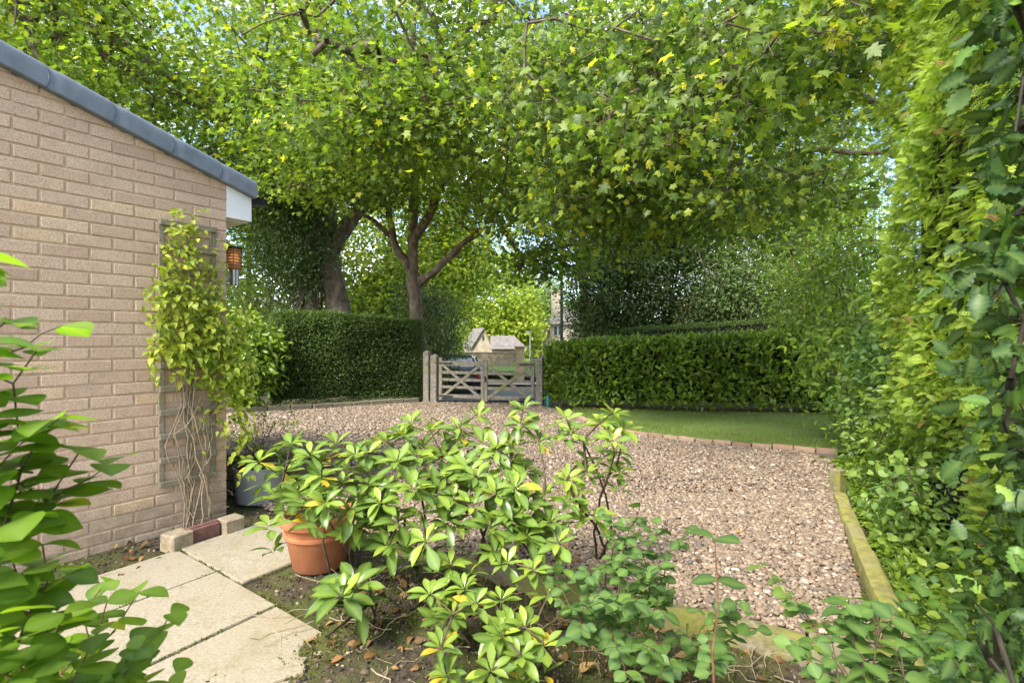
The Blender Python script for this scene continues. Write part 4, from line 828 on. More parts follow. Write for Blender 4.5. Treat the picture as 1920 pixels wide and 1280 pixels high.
q = MB(); q.box((U(937, 0, 44)[0], 43.96, -1.0), (.95, .06, 1.6)); q.build('door', BLUEG, c2)
q = MB(); q.box((U(960, 0, 44)[0], 43.96, -1.0), (.55, .06, 1.7)); q.build('door', surf('brown_door', [(.3, (.07, .055, .035)), (.7, (.11, .09, .06))], 3, .7, 0), c2)
# hipped house on the right
c3 = empty('stone_house', (5.5, 58, -2.6), 'pale stone house with pyramid roof and chimney beyond the right hedge', 'house')
x0, x1 = U(1021, 0, 58)[0], U(1110, 0, 58)[0]; zt, ze = U(0, 583, 58)[2], U(0, 607, 58)[2]
q = MB(); q.box(((x0+x1)/2, 61, (ze-2.7)/2), (x1-x0, 6, ze+2.7)); q.build('wall', COTS, c3)
q = MB(); q.poly([(x0-.4, 57.6, ze), (x1+.4, 57.6, ze), (x1+.4, 64.4, ze), (x0-.4, 64.4, ze), (x0+2.2, 61, zt+.5), (x1-2, 61, zt+.5), (x0-.4, 57.6, ze-.12), (x1+.4, 57.6, ze-.12), (x1+.4, 64.4, ze-.12), (x0-.4, 64.4, ze-.12)], [(0, 1, 5, 4), (1, 2, 5), (2, 3, 4, 5), (3, 0, 4), (0, 1, 7, 6), (1, 2, 8, 7), (2, 3, 9, 8), (3, 0, 6, 9), (6, 7, 8, 9)]); rr = q.build('roof', TILE, c3)
q = MB(); cz = U(0, 556, 60)[2]; cx_ = U(1042, 0, 60)[0]; q.box((cx_, 60.2, (cz+1.5)/2+.6), (1.0, .8, cz-1.5)); q.box((cx_, 60.2, cz+.62), (1.15, .95, .18)); q.build('chimney', COTS, rr)
window(None, c3, (U(1046, 0, 58)[0], 57.98, U(0, 620, 58)[2]), 1.0, 1.1, 2)
q = MB(); q.box((U(1026, 0, 58)[0]+.2, 57.93, 0), (.09, .08, 5)); q.build('drainpipe', IRON, c3)
c4 = empty('pink_roofed_house', (11.5, 30, -1.4), 'tan house with pinkish roof glimpsed through the trees on the right', 'house')
q = MB(); q.box((14.5, 33, .4), (7, 6, 3.2)); q.build('wall', COTS, c4)
q = MB(); q.poly([(10.7, 29.7, 2.0), (18.3, 29.7, 2.0), (18.3, 36.3, 2.0), (10.7, 36.3, 2.0), (10.7, 33, 4.0), (18.3, 33, 4.0)], [(0, 1, 5, 4), (2, 3, 4, 5), (0, 4, 3), (1, 2, 5), (0, 1, 2, 3)]); q.build('roof', surf('pink_tile', [(.3, (.32, .20, .17)), (.7, (.45, .31, .27))], 3, .9, .5, .03), c4)
q = MB(); window(q, c4, (12.6, 29.98, .9), 1.2, 1.1, 2)
# frontage wall, bank hedge, pillars, railings
q = MB(); q.box((-2.6, 37.0, -.12), (6.6, .4, .72)); q.box((-2.6, 37.0, .27), (6.7, .5, .06)); tag(q.build('garden_wall', surf('dark_stone', [(.3, (.07, .055, .045)), (.5, (.16, .13, .10)), (.75, (.32, .27, .22))], 3., .95, .8, .04), None), 'dark mossy stone garden wall behind the bank of bright grass', 'wall')
hedge('bank_hedge', 'low dark hedge at the foot of the grass bank across the road', [(-5.5, 27.4), (.1, 27.4)], .9, [-.62, -.62], SMALL, .11, 5000, L_DARK, lump=.04, depth=.12)
def pillar(x, y, h, s, label):
    q = MB(); z0 = float(gz(x, y)); q.box((x, y, z0+h/2), (s, s, h), None, .5, .02); q.box((x, y, z0+h+.05), (s+.12, s+.12, .1), None, .5, .02)
    return tag(q.build('stone_pillar', STONE), label, 'pillar', 'stone gate pillars across the road')
pillar(.42, 26.9, 1.95, .46, 'square stone gate pillar seen through the right gate leaf')
pillar(-4.0, 27.0, 1.85, .46, 'square stone gate pillar seen through the left gate leaf')
rl = empty('iron_railing', (.7, 26.9, -1.2), 'thin black iron railings right of the square stone gate pillar', 'railing')
for k in range(14):
    q = MB(); x = .72+k*.13; q.box((x, 26.9, -.45), (.025, .025, 1.55)); q.build('bar', IRON, rl)
for z in (.25, -1.0):
    q = MB(); q.box((1.56, 26.9, z), (1.8, .03, .04)); q.build('rail', IRON, rl)
# poles
pg = empty('street_lamp', (1.55, 42, -1.9), 'pale grey street lamp post right of the outbuilding', 'street lamp')
q = MB(); q.lathe((1.5, 42, -1.9), [(.09, 0), (.075, 1), (.05, 3.7)], 10); q.build('pole', STEEL, pg, True)
q = MB(); q.box((1.35, 42, 1.86), (.5, .2, .1), None, .5, .02); q.build('lamp_head', STEEL, pg)
q = MB(); q.lathe((1.85, 18.9, -.8), [(.06, 0), (.045, 6), (.035, 8.5)], 10); q.box((1.85, 18.9, 7.2), (.9, .06, .06)); tag(q.build('utility_pole', surf('dark_pole', [(.3, (.03, .028, .025)), (.7, (.06, .055, .05))], 5, .8, .1), None, True), 'thin dark pole rising in front of the hipped stone house', 'pole')
# the parked car
car = empty('parked_car', (-1.95, 19.3, float(gz(0, 19.3))+.03), 'dark blue hatchback parked on the road behind the left gate leaf', 'car')
cz = float(gz(0, 19.3))+.05
CARP = surf('car_paint', [(.3, (.012, .016, .03)), (.7, (.02, .026, .045))], 2, .22, 0, spec=.8)
TYRE = surf('tyre', [(.3, (.012, .012, .012)), (.7, (.03, .03, .03))], 20, .85, .2)
GLA = surf('car_glass', [(.3, (.14, .17, .19)), (.7, (.20, .23, .25))], 1, .06, 0, spec=1.)
a_ = math.radians(96); cax = np.array([math.cos(a_), math.sin(a_), 0]); cay = np.array([-math.sin(a_), math.cos(a_), 0]); CO = np.array([-1.86, 17.35, cz])
def cp(l, wv, z): return CO+cax*l+cay*wv+zv*z
# l = 0 rear bumper ... 3.9 nose ; sections: (l, half width, z low, z waist, roof half width, z roof)
secs = [(0, .70, .32, .60, .66, .62), (.06, .80, .24, .78, .70, .80), (.22, .84, .20, .90, .62, 1.02), (.55, .86, .18, .92, .58, 1.30), (1.1, .87, .17, .92, .60, 1.40), (1.9, .87, .17, .90, .60, 1.38), (2.5, .86, .17, .88, .60, 1.12), (2.95, .85, .18, .86, .66, .88), (3.5, .82, .20, .76, .70, .78), (3.85, .72, .25, .58, .60, .60)]
def ring(s):
    l, hw, zl, zw, rw_, zr = s
    return [cp(l, -hw*.9, zl), cp(l, -hw, zl+.12), cp(l, -hw*1.0, zw-.1), cp(l, -hw*.95, zw), cp(l, -rw_, zr-.04), cp(l, -rw_*.8, zr), cp(l, rw_*.8, zr), cp(l, rw_, zr-.04), cp(l, hw*.95, zw), cp(l, hw, zw-.1), cp(l, hw, zl+.12), cp(l, hw*.9, zl)]
q = MB(); vs = [p for s in secs for p in ring(s)]; fs = []
for i in range(len(secs)-1):
    for j in range(12): fs.append((i*12+j, i*12+(j+1) % 12, (i+1)*12+(j+1) % 12, (i+1)*12+j))
fs += [tuple(range(12)), tuple(range((len(secs)-1)*12, len(secs)*12))]
q.poly(vs, fs); body = q.build('body', CARP, car, True)
def pane(nm, pts, off, mat, par=car):
    pts = [np.array(p)+off for p in pts]; c_ = sum(pts)/len(pts); k = len(pts)
    q = MB(); q.poly(pts+[p-off*1.6 for p in pts], [tuple(range(k)), tuple(range(k, 2*k)), *[(i, (i+1) % k, k+(i+1) % k, k+i) for i in range(k)]]); return q.build(nm, mat, par)
pane('rear_window', [cp(.20, -.56, .98), cp(.20, .56, .98), cp(.50, .50, 1.27), cp(.50, -.50, 1.27)], -cax*.02+zv*.015, GLA)
for sg in (-1, 1):
    pane('side_window', [cp(.75, sg*.80, .97), cp(2.3, sg*.80, .97), cp(1.95, sg*.64, 1.30), cp(.85, sg*.64, 1.30)], cay*sg*.03, GLA)
    q = MB(); q.box(cp(.03, sg*.66, .72), (.08, .16, .22), [cax, cay, zv], .5, .02); q.build('tail_light', surf('tail_light', [(.3, (.35, .02, .02)), (.7, (.45, .03, .03))], 5, .2, 0), car)
    for l in (.75, 3.05):
        wl = empty('wheel', tuple(cp(l, sg*.80, .29)))
        wl.parent = car; wl.matrix_parent_inverse = Matrix.Translation(-car.location)
        for nm, prof, mt in (('tyre', [(.19, -.09), (.29, -.09), (.31, -.05), (.31, .05), (.29, .09), (.19, .09)], TYRE), ('rim', [(0, .02), (.05, .06), (.17, .05), (.195, .088), (.195, -.08), (0, -.05)], STEEL)):
            q = MB(); q.lathe(cp(l, sg*.80, .29), [(r_, z_*sg) for r_, z_ in prof], 24, ax=[cax, zv, cay]); ob = q.build(nm, mt, wl, True)
q = MB(); q.box(cp(-.01, 0, .56), (.03, .50, .11), [cax, cay, zv]); q.build('number_plate', surf('yellow_plate', [(.3, (.75, .55, .04)), (.7, (.8, .6, .06))], 2, .4, 0), car)
q = MB(); q.box(cp(-.02, 0, .34), (.09, 1.5, .16), [cax, cay, zv], .5, .03); q.build('bumper', TYRE, car)
# ---------------------------------------------------------------- conifer screen on the right
cf = empty('conifer_screen', (2.6, 2.9, .1), 'tall bright yellow green conifer screen down the right side', 'conifer')
def cface(y, z): return 1.02+.47*y+.28*ss(.9, -.1, z)+(.06*np.sin(z*2.3+y*2)+.05*np.sin(z*5.1+y*3.7+1)+.04*np.sin(y*7+z*1.2))
n = 46000; y = R.uniform(.9, 4.2, n); z = R.uniform(.05, 5.2, n); ye = 3.75+.12*np.sin(z*2.2)+.1*np.sin(z*5)
x = cface(y, z)-.0; k = y < ye; x, y, z = x[k], y[k], z[k]; n = len(x)
dp = np.abs(R.normal(0, 1, n))*.09; cn = np.array([-.905, .425, 0])
P = np.c_[x, y, z]-cn*dp[:, None]
D = cn*.45+rnd(n, .5)+np.array([0, 0, -.12]); N = np.array([0, -.2, .55])+cn*.85+rnd(n, .45)
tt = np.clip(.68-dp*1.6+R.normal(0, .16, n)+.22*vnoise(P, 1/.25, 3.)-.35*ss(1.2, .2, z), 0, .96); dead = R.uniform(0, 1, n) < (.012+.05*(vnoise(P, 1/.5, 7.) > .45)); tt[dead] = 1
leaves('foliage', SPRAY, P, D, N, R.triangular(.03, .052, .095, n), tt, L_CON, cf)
ne = 7000; z = R.uniform(.2, 5.2, ne); v = R.uniform(0, 1.2, ne); yb = 3.75+.12*np.sin(z*2.2)+.1*np.sin(z*5); x = cface(yb, z)+v*.9; y = yb+.05*R.normal(0, 1, ne)+.08*np.sin(v*6+z*3)
leaves('end_foliage', SPRAY, np.c_[x, y, z], np.array([-.2, .8, 0])+rnd(ne, .45), np.array([0, 0, .9])+rnd(ne, .4), R.uniform(.05, .12, ne), np.clip(R.normal(.5, .2, ne), 0, .96), L_CON, cf)
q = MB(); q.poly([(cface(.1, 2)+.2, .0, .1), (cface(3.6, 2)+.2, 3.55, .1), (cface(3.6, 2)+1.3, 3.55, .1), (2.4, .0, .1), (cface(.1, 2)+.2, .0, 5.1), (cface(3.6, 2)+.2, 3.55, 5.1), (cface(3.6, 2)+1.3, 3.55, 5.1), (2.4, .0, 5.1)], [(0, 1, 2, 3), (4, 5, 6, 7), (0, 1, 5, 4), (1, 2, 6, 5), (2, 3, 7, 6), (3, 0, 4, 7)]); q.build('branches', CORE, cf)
# mixed shrubs past the conifer, in front of the laurel hedge end
def bush(name, label, c, r, ncl, per, spread, size, tm, mat, tm_=.5, ts=.2, stems=6, twig=TWIG, group=None, rs=.012, flat=.7, cat='shrub', core=False, hollow=.55):
    base = np.array([c[0], c[1], float(soil_z(c[0], c[1]))+.0]); b_ = empty(name, tuple(base), label, cat, group)
    L = [limb([base+R.normal(0, .05, 3)*np.array([1, 1, 0]), (base+np.array(c))/2+R.normal(0, .12, 3)*r[0], np.array(c)+R.normal(0, .35, 3)*np.array(r)], rs, rs*.4, .005, 8) for _ in range(stems)]
    cl = ellip(ncl, c, r, hollow); cl = cl[cl[:, 2] > base[2]+.04]
    tube_obj('stems', grow(L, cl, step=.2, k=rs*.12, rtip=.0018, maxr=rs), twig, b_)
    crown(cl, per, spread, size, tm, mat, b_, tm_=tm_, ts=ts, flat=flat, nm='leaves'); return b_
bush('laurel_bush', 'glossy laurel bush where the lawn meets the right hand shrubs', (4.55, 6.3, .85), (.85, .8, 1.05), 130, 18, .15, .12, LAUREL, L_LAUREL, .55, rs=.02)
bush('leafy_shrub', 'rounded mid green shrub right of the lawn end and behind the conifer', (4.15, 5.0, .7), (.7, .75, .95), 170, 24, .12, .075, ROUND, L_ROUND, .35, rs=.016)
bush('leafy_shrub', 'tall mid green shrub with upright shoots above the laurel bush', (5.2, 7.4, 1.5), (1.1, .9, 1.3), 170, 26, .18, .085, OVATE, L_LAUREL, .45, rs=.02)
bush('leafy_shrub', 'dark low shrub overhanging the far end of the yellow sleepers', (3.35, 4.15, .4), (.5, .5, .5), 120, 20, .10, .07, LAUREL, L_LAUREL, .45, rs=.012)
bush('low_evergreen', 'low dark evergreen with narrow leaves spilling over the yellow sleeper', (2.85, 3.2, .18), (.36, .5, .30), 110, 16, .07, .065, LONG, L_HOLLY, .75, rs=.008)
bush('low_evergreen', 'small narrow leaved evergreen low against the conifer near the yellow sleeper', (2.45, 2.35, .12), (.30, .4, .32), 90, 14, .07, .06, ROUND, L_ROUND, .5, rs=.008)
bush('low_evergreen', 'dark bushy evergreen filling the corner under the holly', (2.0, 1.75, .05), (.4, .4, .4), 90, 14, .08, .06, LONG, L_HOLLY, .8, rs=.008)
bush('leafy_shrub', 'bright mid green shrub halfway along the foot of the conifer screen', (3.15, 3.7, .5), (.42, .5, .6), 120, 18, .09, .065, OVATE, L_LAUREL, .6, rs=.01)
bush('leafy_shrub', 'round leaved light green plant at the foot of the conifer screen', (2.62, 2.9, .3), (.38, .45, .42), 100, 16, .08, .055, ROUND, L_ROUND, .75, rs=.008)
bush('leafy_shrub', 'yellow green young shrub at the bottom right under the holly', (2.1, 1.95, .1), (.36, .4, .36), 80, 14, .08, .06, OVATE, L_LAUREL, .8, rs=.008)
n = 9000; y = R.uniform(1.2, 5.6, n); v = R.uniform(0, 1, n)**1.3; x = 1.70+(y-2.06)*.52+v*(.25+.13*y)
hh = .04+.22*v*(.6+.5*vnoise(np.c_[x, y, x*0], 4., 2)); P = np.c_[x, y, soil_z(x, y)+R.uniform(0, 1, n)*hh+.01]
sel = vnoise(np.c_[x, y, x*0], 2.6, 9) > 0
D_ = rnd(n, .6)+np.array([-.3, 0, .25]); N_ = np.array([-.1, -.1, .9])+rnd(n, .35); S_ = R.uniform(.03, .062, n); T_ = np.clip(R.normal(.5, .25, n), 0, 1)
gc_ = leaves('ground_cover', OVATE, P, D_, N_, S_, T_, L_LAUREL); tag(gc_, 'low leafy ground cover between the yellow sleepers and the conifer screen', 'ground cover', kind='stuff')
# holly branches close on the right
hy = empty('holly_bush', (1.55, .75, 0), 'glossy dark spiny holly bush at the right edge close by', 'holly')
hb = np.array([1.60, .8, 0.]); TWIGD = surf('dark_twig', [(.3, (.018, .015, .010)), (.7, (.05, .042, .025))], 30, .8, .2)
LH = [limb([hb+R.normal(0, .05, 3)*[1, 1, 0], hb+[.05, .1, 1.0], hb+[R.uniform(-.1, .1), R.uniform(.0, .5), 2.0], hb+[R.uniform(-.3, .1), R.uniform(0, .6), R.uniform(2.4, 2.9)]], .03, .008, .01) for _ in range(5)]
ncl = 300; Yc = R.uniform(.85, 1.5, ncl); pyc = R.uniform(-150, 1400, ncl); edge = 1885+35*np.sin(pyc/130)+20*np.sin(pyc/47)-70*ss(850, 1200, pyc); pxc = edge+R.exponential(62, ncl)
cl = np.array([W(a, b_, c_) for a, b_, c_ in zip(pxc, pyc, Yc)]); cl = cl[(cl[:, 2] > .02) & (pxc < 2150)]
tube_obj('stems', grow(LH, cl, step=.15, k=.0015, rtip=.0022, maxr=.008), TWIGD, hy)
crown(cl, 6, .045, .052, HOLLY, L_HOLLY, hy, tm_=.5, ts=.25, flat=1., nm='leaves', up=.5)
# ---------------------------------------------------------------- rhododendrons
def rosette(P, D, N, S, T, c, ax_, k, L, old=0.0, tb=.5):
    """a whorl of k leaves round a shoot tip"""
    ax_ = ax_/np.linalg.norm(ax_); u = np.cross(ax_, [.3, .9, .1]); u /= np.linalg.norm(u); v = np.cross(ax_, u)
    for i in range(k):
        a = 2.4*i+R.normal(0, .2); inner = i/k; el = .15+.75*inner*R.uniform(.7, 1.2); rd = u*math.cos(a)+v*math.sin(a)
        if R.uniform() < .25: el -= .5
        d = rd*math.cos(el)+ax_*math.sin(el); P.append(c-ax_*.02*(1-inner)+rd*.006); D.append(d); N.append(ax_*math.cos(el)-rd*math.sin(el)+R.normal(0, .12, 3))
        S.append(L*R.uniform(.75, 1.1)*(1-.35*inner)); tv = tb+R.normal(0, .13)+.45*inner-.2
        T.append(R.uniform(.955, 1.) if (R.uniform() < old and inner < .4) else min(.92, max(0, tv)))
def rhodo(label, root_px, tips, L=.125, old=.05, tb=.45, twig=TWIG, group='rhododendrons in the front bed', k=10, rs=.008, tm=RHODO, fill=.55):
    tips = list(tips)+[tuple(np.array(tips[i])*.5+np.array(tips[j])*.5+[R.normal(0, 14), R.normal(22, 14), R.normal(0, .08)]) for i, j in R.integers(0, len(tips), (int(len(tips)*fill), 2))]
    rx, ry = root_px; base = gp(rx, ry, -.08); r_ = empty('rhododendron', tuple(base), label, 'rhododendron', group)
    P, D, N, S, T = [], [], [], [], []; C = np.array([W(a, b_, c_) for a, b_, c_ in tips]); cen = C.mean(0)
    stems = [limb([base+R.normal(0, .03, 3)*[1, 1, 0], base*.5+cen*.5+R.normal(0, .06, 3)-[0, 0, .08], cen+R.normal(0, .08, 3)-[0, 0, .12]], rs, rs*.6, .006, 8) for _ in range(3)]
    pths = grow(stems, C-np.array([0, 0, .0]), step=.09, droop=-.12, k=.0012, rtip=.0028, maxr=rs)
    for c in C:
        a_ = np.array([0, 0, 1.])+(c-base)*np.array([.5, .5, .1])+R.normal(0, .18, 3); rosette(P, D, N, S, T, c, a_, k+int(R.integers(-2, 4)), L*R.uniform(.85, 1.12), old, tb)
        if R.uniform() < .55:   # last year's leaves lower on the shoot
            rosette(P, D, N, S, T, c-np.array([R.normal(0, .02), R.normal(0, .02), .09]), np.array([R.normal(0, .2), R.normal(0, .2), .8]), 5, L*.9, old*2.5, tb-.2)
    tube_obj('stems', pths, twig, r_); leaves('leaves', tm, P, D, N, S, T, L_RHODO, r_)
rhodo('rhododendron leaning left over the terracotta pot', (690, 1085), [(485, 862, 2.35), (582, 850, 2.3), (590, 950, 2.5), (655, 1000, 2.35), (680, 985, 2.3), (520, 930, 2.5), (545, 830, 2.6), (604, 890, 2.2), (560, 915, 2.45), (505, 985, 2.25), (640, 905, 2.25), (610, 940, 2.1), (665, 850, 2.4), (655, 955, 2.2), (535, 880, 2.55), (690, 905, 2.3), (630, 830, 2.6)], old=.10)
rhodo('big leaved low rhododendron shoot over the moss in front of the terracotta pot', (720, 1125), [(640, 1115, 2.0), (665, 1095, 2.08)], L=.175, k=13, old=.0, tb=.35, fill=0)
rhodo('rhododendron in the left middle of the bed, right of the pot', (770, 1075), [(726, 825, 2.5), (755, 815, 2.6), (806, 803, 2.5), (690, 850, 2.4), (744, 862, 2.3), (783, 855, 2.4), (840, 850, 2.5), (748, 975, 2.2), (720, 915, 2.3), (775, 915, 2.2), (830, 800, 2.7), (797, 1012, 2.1), (700, 960, 2.3), (770, 790, 2.7), (815, 895, 2.3), (870, 815, 2.6), (700, 830, 2.7), (730, 1020, 2.25), (790, 960, 2.25)], old=.04)
rhodo('rhododendron in the centre of the bed with its top level with the gravel', (890, 1060), [(897, 776, 2.6), (932, 842, 2.4), (959, 862, 2.4), (880, 882, 2.35), (954, 908, 2.3), (884, 947, 2.2), (920, 985, 2.15), (910, 905, 2.3), (850, 935, 2.25), (860, 800, 2.6), (985, 880, 2.5), (930, 925, 2.2), (865, 870, 2.4), (905, 830, 2.5), (930, 1030, 2.15)], old=.04)
rhodo('tall rhododendron shoots standing clear above the gravel near the gate', (985, 1040), [(981, 763, 2.5), (976, 792, 2.45), (1011, 825, 2.4), (1020, 926, 2.3), (1033, 975, 2.2), (985, 991, 2.2), (1046, 1015, 2.1), (1000, 945, 2.3), (960, 965, 2.2)], old=.06)
rhodo('upright rhododendron shoots with pale young leaves right of centre', (1120, 1060), [(1061, 783, 2.4), (1072, 808, 2.4), (1094, 825, 2.45), (1151, 772, 2.5), (1125, 792, 2.5), (1162, 847, 2.5), (1170, 800, 2.55), (1099, 882, 2.4), (1064, 895, 2.3), (1112, 965, 2.3), (1075, 930, 2.3)], L=.105, tb=.62, old=.02, k=9, fill=.3)
rhodo('low yellowing rhododendron in the near left of the bed', (880, 1190), [(806, 1110, 1.95), (871, 1100, 1.95), (893, 1127, 1.85), (845, 1057, 2.1), (827, 1210, 1.75), (836, 1262, 1.7), (850, 1150, 1.85), (880, 1070, 2.1)], L=.10, old=.06, tb=.5, fill=.35)
rhodo('low yellowing rhododendron in the near middle of the bed', (1000, 1190), [(950, 1052, 2.05), (998, 1065, 2.0), (954, 1184, 1.8), (985, 1175, 1.8), (976, 1225, 1.7), (1020, 1205, 1.75), (940, 1120, 1.9), (1030, 1110, 1.95), (920, 1255, 1.65)], L=.10, old=.07, tb=.55, fill=.35)
# potted plants
pp = empty('potted_plant', (PC[0], PC[1], .25), 'small dark leaved plant growing in the terracotta pot', 'plant')
P, D, N, S, T = [], [], [], [], []
for k in range(9): rosette(P, D, N, S, T, np.array([PC[0]+R.normal(0, .06), PC[1]+R.normal(0, .06), .27+R.uniform(0, .06)]), np.array([R.normal(0, .3), R.normal(0, .3), 1.]), 7, .06, 0, .1)
leaves('leaves', LONG, P, D, N, S, np.clip(T, 0, .6), L_ROUND, pp); tube_obj('stems', [(bend((PC[0]+R.normal(0, .03), PC[1], .245), p, 4), .002, 4) for p in P[::7]], TWIG, pp)
def potshrub(label, c, tips, L, seed_tb):
    r_ = empty('potted_shrub', tuple(c), label, 'shrub'); P, D, N, S, T = [], [], [], [], []; paths = []
    for tp in tips:
        rosette(P, D, N, S, T, np.array(tp), np.array([R.normal(0, .3), R.normal(0, .3), 1.]), 9, L, .02, seed_tb); paths.append((bend(np.array(c)+R.normal(0, .03, 3)*[1, 1, 0], tp, 6, jit=.04), np.linspace(.004, .002, 6), 5))
    leaves('leaves', LONG, P, D, N, S, T, L_RHODO, r_); tube_obj('stems', paths, TWIG, r_)
potshrub('yellow green narrow leaved shrub growing in the grey metal planter', (GC[0], GC[1], .245), [W(460+R.uniform(-25, 100), 830+R.uniform(-55, 55), 4.0+R.normal(0, .12)) for _ in range(48)]+[W(549, 770, 4.1)], .075, .62)
# ---------------------------------------------------------------- round leaved shrubs
def twiggy(name, label, base, stems, lsize, mat, cat, twig=TWIGR, tmean=.5, spac=.055, rs=.0032, tm=ROUND, side=.12, nside=3, group=None, flatN=1., up=.08, nz=.28, st0=.35):
    """stems: end points; opposite leaves along each stem and its side twigs"""
    r_ = empty(name, tuple(base), label, cat, group); paths = []; P, D, N, S, T = [], [], [], [], []
    base = np.array(base, float)
    for e in stems:
        e = np.array(e, float); b0 = base+R.normal(0, .05, 3)*np.array([1, 1, 0]); L = np.linalg.norm(e-b0); k = max(5, int(L/.07))
        pt = bend(b0, e, k, jit=.012, up=up); paths.append((pt, np.linspace(rs, .0012, k), 5)); segs = [(pt, st0)]
        for _ in range(nside):
            i = int(R.integers(min(k-2, int(k*max(.35, st0-.12))), k-1)); d = unit(rnd(1))[0]*np.array([1, 1, .4])+(e-b0)/L*.5; q = pt[i]+d/np.linalg.norm(d)*side*R.uniform(.6, 1.4)
            sp = bend(pt[i], q, 5, jit=.02, sag=.03); paths.append((sp, np.linspace(.0015, .0008, 5), 4)); segs.append((sp, 0.))
        for sp, st in segs:
            ln_ = np.linalg.norm(np.diff(sp, axis=0), axis=1).sum(); m_ = int(ln_*(1-st)/spac)+1
            for j in range(m_):
                u = st+(1-st)*(j+1)/m_; i = min(len(sp)-2, int(u*(len(sp)-1))); fr = u*(len(sp)-1)-i; p = sp[i]+(sp[i+1]-sp[i])*fr; td = sp[i+1]-sp[i]; td /= np.linalg.norm(td)
                sdv = np.cross(td, [0, 0, 1]); sdv = sdv/(np.linalg.norm(sdv)+1e-6)
                for s_ in (-1, 1):
                    P.append(p); D.append((sdv*s_+td*.5)*np.array([1, 1, .3])+R.normal(0, .3, 3)*np.array([1, 1, nz*2])-np.array([0, 0, .1])); N.append(np.array([0, 0, flatN])+R.normal(0, nz, 3)); S.append(lsize*R.uniform(.65, 1.15)); T.append(np.clip(R.normal(tmean, .22), 0, 1))
    tube_obj('stems', paths, twig, r_); leaves('leaves', tm, P, D, N, S, T, mat, r_)
def spts(lst): return [W(*p) for p in lst]
twiggy('snowberry_bush', 'blue green round leaved snowberry right of the rhododendrons', gp(1150, 1250, -.1), spts([(1200, 950, 1.75), (1150, 980, 1.8), (1235, 990, 1.7), (1180, 1040, 1.6), (1100, 1080, 1.6), (1240, 1060, 1.55), (1130, 1130, 1.45), (1190, 1130, 1.4), (1245, 1150, 1.4), (1090, 1180, 1.4), (1160, 1220, 1.3), (1220, 1230, 1.3), (1290, 990, 1.7), (1070, 1140, 1.55)]), .046, L_ROUND, 'shrub', tmean=.3, nside=3, spac=.062, side=.14, nz=.38)
twiggy('snowberry_bush', 'snowberry shoots arching over the near mossy sleeper', gp(1290, 1280, -.1), spts([(1350, 1230, 1.35), (1330, 1260, 1.3), (1380, 1130, 1.55), (1240, 1260, 1.25), (1420, 1180, 1.5)]), .048, L_ROUND, 'shrub', tmean=.34, nside=2, spac=.07, nz=.38)
twiggy('snowberry_shoot', 'tall bare reddish twig with few big lobed leaves before the gravel', W(1385, 1330, 1.25), spts([(1340, 1010, 1.3)]), .085, L_ROUND, 'shrub', tmean=.15, nside=0, spac=.16, rs=.0036)
twiggy('snowberry_shoot', 'slender shoot of paired round leaves crossing the gravel at lower right', W(1580, 1330, 1.3), spts([(1430, 1060, 1.5), (1460, 1090, 1.5)]), .045, L_ROUND, 'shrub', tmean=.65, nside=2, rs=.002)
twiggy('snowberry_bush', 'snowberry clump with dark stems at the bottom right by the yellow sleeper', W(1650, 1420, 1.15), spts([(1600, 1150, 1.25), (1650, 1140, 1.3), (1700, 1150, 1.3), (1560, 1200, 1.2), (1740, 1180, 1.3), (1620, 1240, 1.1), (1690, 1230, 1.15), (1780, 1230, 1.2), (1520, 1240, 1.2), (1590, 1120, 1.3)]), .05, L_ROUND, 'shrub', twig=TWIG, tmean=.35, nside=2)
# left foreground bush, close to the lens
twiggy('snowberry_bush', 'blurred bright green round leaved bush close by at the left edge', (-.98, .50, -.05), [W(x, y, Y) for x, y, Y in ((-70, 480, .72), (10, 605, .70), (70, 655, .72), (-50, 640, .62), (90, 790, .7), (150, 845, .76), (0, 830, .64), (40, 920, .72), (-90, 720, .66))], .062, L_ROUNDY, 'shrub', twig=TWIG, tmean=.45, nside=4, side=.09, spac=.055, up=.10, nz=.2, st0=.86)
twiggy('snowberry_bush', 'low green round leaved bush over the slabs at the bottom left', (-.98, .72, -.05), [W(x, y, Y) for x, y, Y in ((260, 1110, .95), (200, 1130, .9), (120, 1080, .8), (60, 1100, .75), (180, 1190, .8), (250, 1210, .85), (320, 1150, .95), (330, 1260, 1.0), (90, 1180, .7), (30, 1220, .65), (150, 1250, .75), (220, 1290, .8), (20, 1040, .7), (80, 1020, .72), (0, 1150, .62), (60, 1270, .62), (200, 1090, .95), (120, 1150, .7), (270, 1280, .9), (-30, 1060, .7), (-20, 1120, .66), (-50, 1270, .6))], .050, L_ROUNDY, 'shrub', tmean=.5, nside=2, side=.09, spac=.055, nz=.22, st0=.5)
# ---------------------------------------------------------------- litter, weeds
n = 900; x = R.uniform(-3, 3.4, n); y = R.uniform(2.2, 12.5, n); k = inpoly(x, y, GRAV) & (R.uniform(0, 1, n) < .30+.6*(vnoise(np.c_[x, y, x*0], .8, 2) > .3)); x, y = x[k], y[k]
x2 = R.uniform(-2.6, 2.0, 900); y2 = R.uniform(1.5, 3.2, 900); k = ~inpoly(x2, y2, GRAV) & (x2 > -2.5+.0*y2); x2, y2 = x2[k], y2[k]
kk = ((x2 < -2.05) | (x2 > -.9)); x2, y2 = x2[kk], y2[kk]
x3 = R.uniform(1., 6.4, 500); y3 = np.interp(x3, [.8, 1.7, 3.9, 7.4], [12.3, 11.35, 10.65, 10.1])-R.uniform(-.2, .3, 500)
P = np.concatenate([np.c_[x, y, gz(x, y)+.016], np.c_[x2, y2, bed_z(x2, y2)+.012], np.c_[x3, y3, gz(x3, y3)+.035]]); n = len(P); D = rnd(n)*[1, 1, .2]
